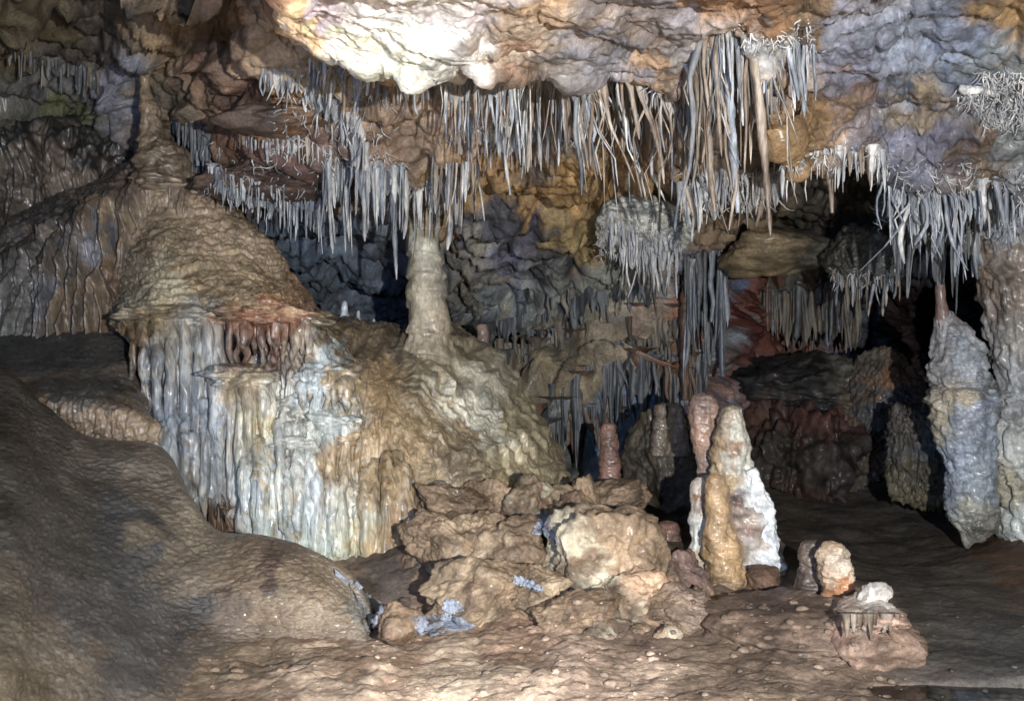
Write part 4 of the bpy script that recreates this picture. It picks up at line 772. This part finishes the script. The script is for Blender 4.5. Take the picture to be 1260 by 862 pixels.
def twigs(regs):
    vv, ff, o_ = [], [], 0
    for (x0, x1, y0, y1, lo, hi, cnt, L, w) in regs:
        for k in range(cnt):
            x = rnd.uniform(x0, x1); y = rnd.uniform(y0, y1); d = depth_at(x, y, lo, hi)
            v, f = twig(x, y, d - .005, rnd.uniform(L * .5, L * 1.5), rnd.uniform(w * .7, w * 1.3), rnd.random()); vv.append(v); ff.append(f + o_); o_ += len(v)
    return np.concatenate(vv), np.concatenate(ff)
v, f = twigs([(1205,1262,88,155,5,7,330,17,1.9),(1178,1212,100,128,5,7,30,22,2.2)])
tag(mesh_obj('helictite_bush', v, f, M_straw_w), 'spiky white helictite bush sprouting from the ceiling at the right edge', 'helictite')
body_obj('calcite_branch', [(1180,108,3),(1195,111,6),(1215,112,5),(1228,118,3)], 5.35, M_straw_w, None, fn=lumpy(.3, 9), nseg=12, n=30, label='stubby white calcite branch pointing left out of the helictite bush', cat='helictite')
v, f = twigs([(335,480,85,200,6,7.8,190,15,1.8),(540,720,84,175,5.5,7,300,14,1.7),(250,420,170,250,6.5,8.3,90,12,1.8),(880,1005,28,60,4.6,5.3,150,12,2.2),(960,1100,180,210,5.7,6.3,130,14,1.9),
              (1080,1262,200,290,6,7.2,300,17,1.8),(735,840,258,320,7.8,8.4,260,12,1.9),(840,960,210,260,6.2,7.2,240,13,1.7),(495,560,190,240,7.6,8.4,110,12,2),(1020,1110,330,350,8.5,9,60,10,2),(700,850,90,130,5.2,6,120,13,1.8),(395,500,195,225,7,7.8,90,12,1.9)])
tag(mesh_obj('helictites', v, f, M_straw_w), 'tangle of tiny white crooked twigs scattered between the stalactites', 'helictites', kind='stuff')
if rest_v:
    o = mesh_obj('small_stalactites', np.concatenate(rest_v), np.concatenate(rest_f), None, mats=mats, midx=rest_m)
    tag(o, 'smaller stalactites filling the fringes between the larger ones', 'stalactites', kind='stuff')
# thin wavy curtains fused between the stalactites
def ribbon(line, lo, hi, L, m, label, seed, amp=.05):
    a = cr(np.array(line, float), 150); n = len(a); k = 16
    dd = np.array([depth_at(x, y, lo, hi) for x, y in a]); dd = np.convolve(np.pad(dd, 6, mode='edge'), np.ones(13) / 13, 'valid')
    q = np.stack([a[:, 0] / 9., a[:, 0] * 0 + seed, a[:, 0] * 0], -1)
    ln = L[0] + (L[1] - L[0]) * np.clip(.45 + .9 * fbm(q, 4), 0, 1)
    wav = amp * fbm(np.stack([a[:, 0] / 13., a[:, 0] * 0 + seed + 7, a[:, 0] * 0], -1), 3)
    g = []
    for j in range(k):
        t = j / (k - 1); w = P(a[:, 0] + 5 * t * noise(q * .6 + 3 + t), a[:, 1] - 8 + t * ln, dd + .02); w[:, 1] += wav * (1 + t) - .03 * t
        w[:, 0] += .012 * noise(np.stack([q[:, 0], q[:, 0] * 0 + t * 2, q[:, 0] * 0 + seed], -1)); g.append(w)
    g = np.array(g); th = (.010 * (1 - .75 * np.linspace(0, 1, k)))[:, None, None] * np.array([0, 1, 0])
    fr, bk = g - th, g + th; ring = np.concatenate([fr, bk[::-1]], 0)
    v = ring.reshape(-1, 3); f = grid_faces(2 * k, n)
    mesh = mesh_obj('calcite_curtain', v, f, SM[m]); tag(mesh, label, 'drapery')
ribbon([(548,92),(600,96),(650,108)], 5.6, 6.5, (10, 60), 'b', 'wavy grey calcite curtain fused behind the pale straws under the bright ceiling', 1)
ribbon([(690,104),(740,106),(790,108),(838,110)], 5.4, 6.0, (20, 110), 't', 'wavy brown calcite curtain fused among the long brownish straws', 2)
ribbon([(838,100),(865,66),(890,50),(925,44),(948,50)], 4.9, 5.5, (30, 170), 't', 'tall wavy brown curtain inside the thick long bundle right of centre', 3)
ribbon([(842,240),(880,230),(930,224),(965,216)], 6.2, 7.2, (10, 50), 'w', 'short frilly white curtain in the fringe below the long bundle', 4)
ribbon([(1088,218),(1130,224),(1170,234),(1205,240)], 6.4, 7.2, (30, 120), 'b', 'shaggy blue grey curtain left of the edge column', 5, .08)
ribbon([(1096,226),(1140,240),(1190,250)], 6.9, 7.6, (50, 150), 'd', 'dark grey curtain behind the shaggy blue grey one', 6, .08)
ribbon([(398,208),(440,206),(498,210)], 7.1, 7.7, (15, 70), 'b', 'wavy bluish curtain among the stalactites left of the pale column', 7)
ribbon([(496,196),(525,192),(560,194),(586,194)], 7.7, 8.0, (20, 90), 'w', 'white frilled curtain wrapped round the head of the pale column', 8)
ribbon([(255,206),(290,232),(330,248),(400,250)], 7.4, 8.2, (8, 30), 'b', 'frayed bluish curtain along the dark ceiling ledge at left', 9)
ribbon([(330,92),(370,104),(410,134),(450,156)], 6.6, 7.6, (8, 34), 'w', 'frayed white curtain across the upper left ceiling', 10)
ribbon([(570,150),(620,160),(690,158)], 6.3, 6.9, (8, 48), 'w', 'ragged white curtain in the lower tier of the pale straws', 11)
ribbon([(745,285),(780,302),(815,314),(838,308)], 8.0, 8.4, (8, 46), 'w', 'white curtain hanging under the knobbly calcite mass', 12)
ribbon([(625,440),(680,420),(730,402),(800,396),(870,392)], 9.3, 10.3, (10, 70), 'm', 'dull brown curtain, middle ledge of the far wall', 13, .12)
ribbon([(665,520),(700,478),(740,450),(800,440),(870,446)], 9.3, 10.2, (20, 110), 'd', 'dark grey curtain, lower ledge of the far wall', 14, .12)
ribbon([(600,405),(660,390),(720,360),(800,350)], 9.5, 10.5, (8, 50), 'd', 'dark grey curtain, upper ledge of the far wall', 15, .12)
ribbon([(940,352),(990,350),(1060,356)], 11.6, 12.5, (50, 95), 'm', 'dim folded curtain at the back of the chamber', 16, .12)
ribbon([(845,320),(870,322),(895,320)], 9.8, 10.9, (60, 150), 'b', 'tall bluish curtain on the far wall below the lower fringe', 17, .1)
# a few that stand out
def one(prof, d, m, label, flat=1., fn=None):
    body_obj('stalactite', prof, d, SM[m], None, fn=fn or lumpy(.25, 8, flute=.2), nseg=16, n=60, label=label, cat='stalactite', flat=flat)
one([(920,30,5.4),(926,60,4.8),(932,110,4.8),(938,160,4.8),(942,210,4.2),(945,250,3.0),(948,292,1.2)], 4.75, 't', 'longest and thickest brownish stalactite, right end of the long bundle')
one([(858,70,3.6),(866,120,4.2),(872,180,4.2),(876,230,3.0),(880,262,1.2)], 4.9, 't', 'long rusty brown stalactite in the left half of the thick bundle')
one([(892,40,3.6),(895,90,4.2),(900,150,4.8),(904,210,4.2),(908,262,1.8)], 4.9, 'b', 'long bluish stalactite in the middle of the thick bundle')
one([(985,50,4.2),(988,80,4.2),(990,110,3.0),(991,138,1.2)], 5.0, 'd', 'dark lone stalactite at the right end of the bundle by the ochre ceiling')
one([(612,100,2.4),(616,150,2.4),(622,200,1.8),(628,240,0.9)], 5.9, 'w', 'longest white soda straw of the left curtain, reaching lowest')
one([(482,205,3.6),(484,250,3.6),(486,300,2.4),(488,344,0.9)], 7.3, 'b', 'longest white stalactite left of the pale column, beside the black gap')
one([(430,160,2.4),(436,172,4.8),(437,190,3.6),(438,205,1.2)], 6.9, 'w', 'white leaf shaped calcite blade left of the pale column', flat=.4)
one([(846,345,4.8),(843,380,5.4),(842,430,4.8),(844,492,3.6)], 9.9, 'r', 'long rusty brown strand running down the far wall')
one([(1020,200,4.2),(1022,225,3.0),(1024,262,0.9)], 6.0, 't', 'lowest reaching carrot stalactite under the ochre ceiling')

# ------------------------------------------------------------------ small stones on the floor
bpy.context.view_layer.update(); _dg = bpy.context.evaluated_depsgraph_get()
u, fi = ico(2); vv, ff, o_ = [], [], 0
for k in range(420):
    a = rnd.random(); px = rnd.uniform(250, 1110) if a < .85 else rnd.uniform(1000, 1260); py = rnd.uniform(735, 862)
    dv = Vector(P(px, py, 1.0) - np.array([0, 0, CZ])).normalized(); ok, loc, nn, *_ = S.ray_cast(_dg, Vector((0, 0, CZ)), dv, distance=20)
    if not ok or nn.z < .3: continue
    r = (.005 + .02 * rnd.random()**4) * (loc.y / 5); q = u * (1 + .35 * noise(u * 1.6 + rnd.random() * 40))[:, None] * np.array([rnd.uniform(.8, 1.6), 1, rnd.uniform(.5, .9)]) * r
    vv.append(q + np.array(loc)); ff.append(fi + o_); o_ += len(u)
v = np.concatenate(vv)
o = mesh_obj('pebbles', v, np.concatenate(ff), M_mud, col=paint(v, floor_pts, mot=.4) * .95); tag(o, 'loose pebbles and crumbs of rock scattered over the muddy floor', 'pebbles', kind='stuff')
for o in list(S.objects):
    if '_o' in o: del o['_o']
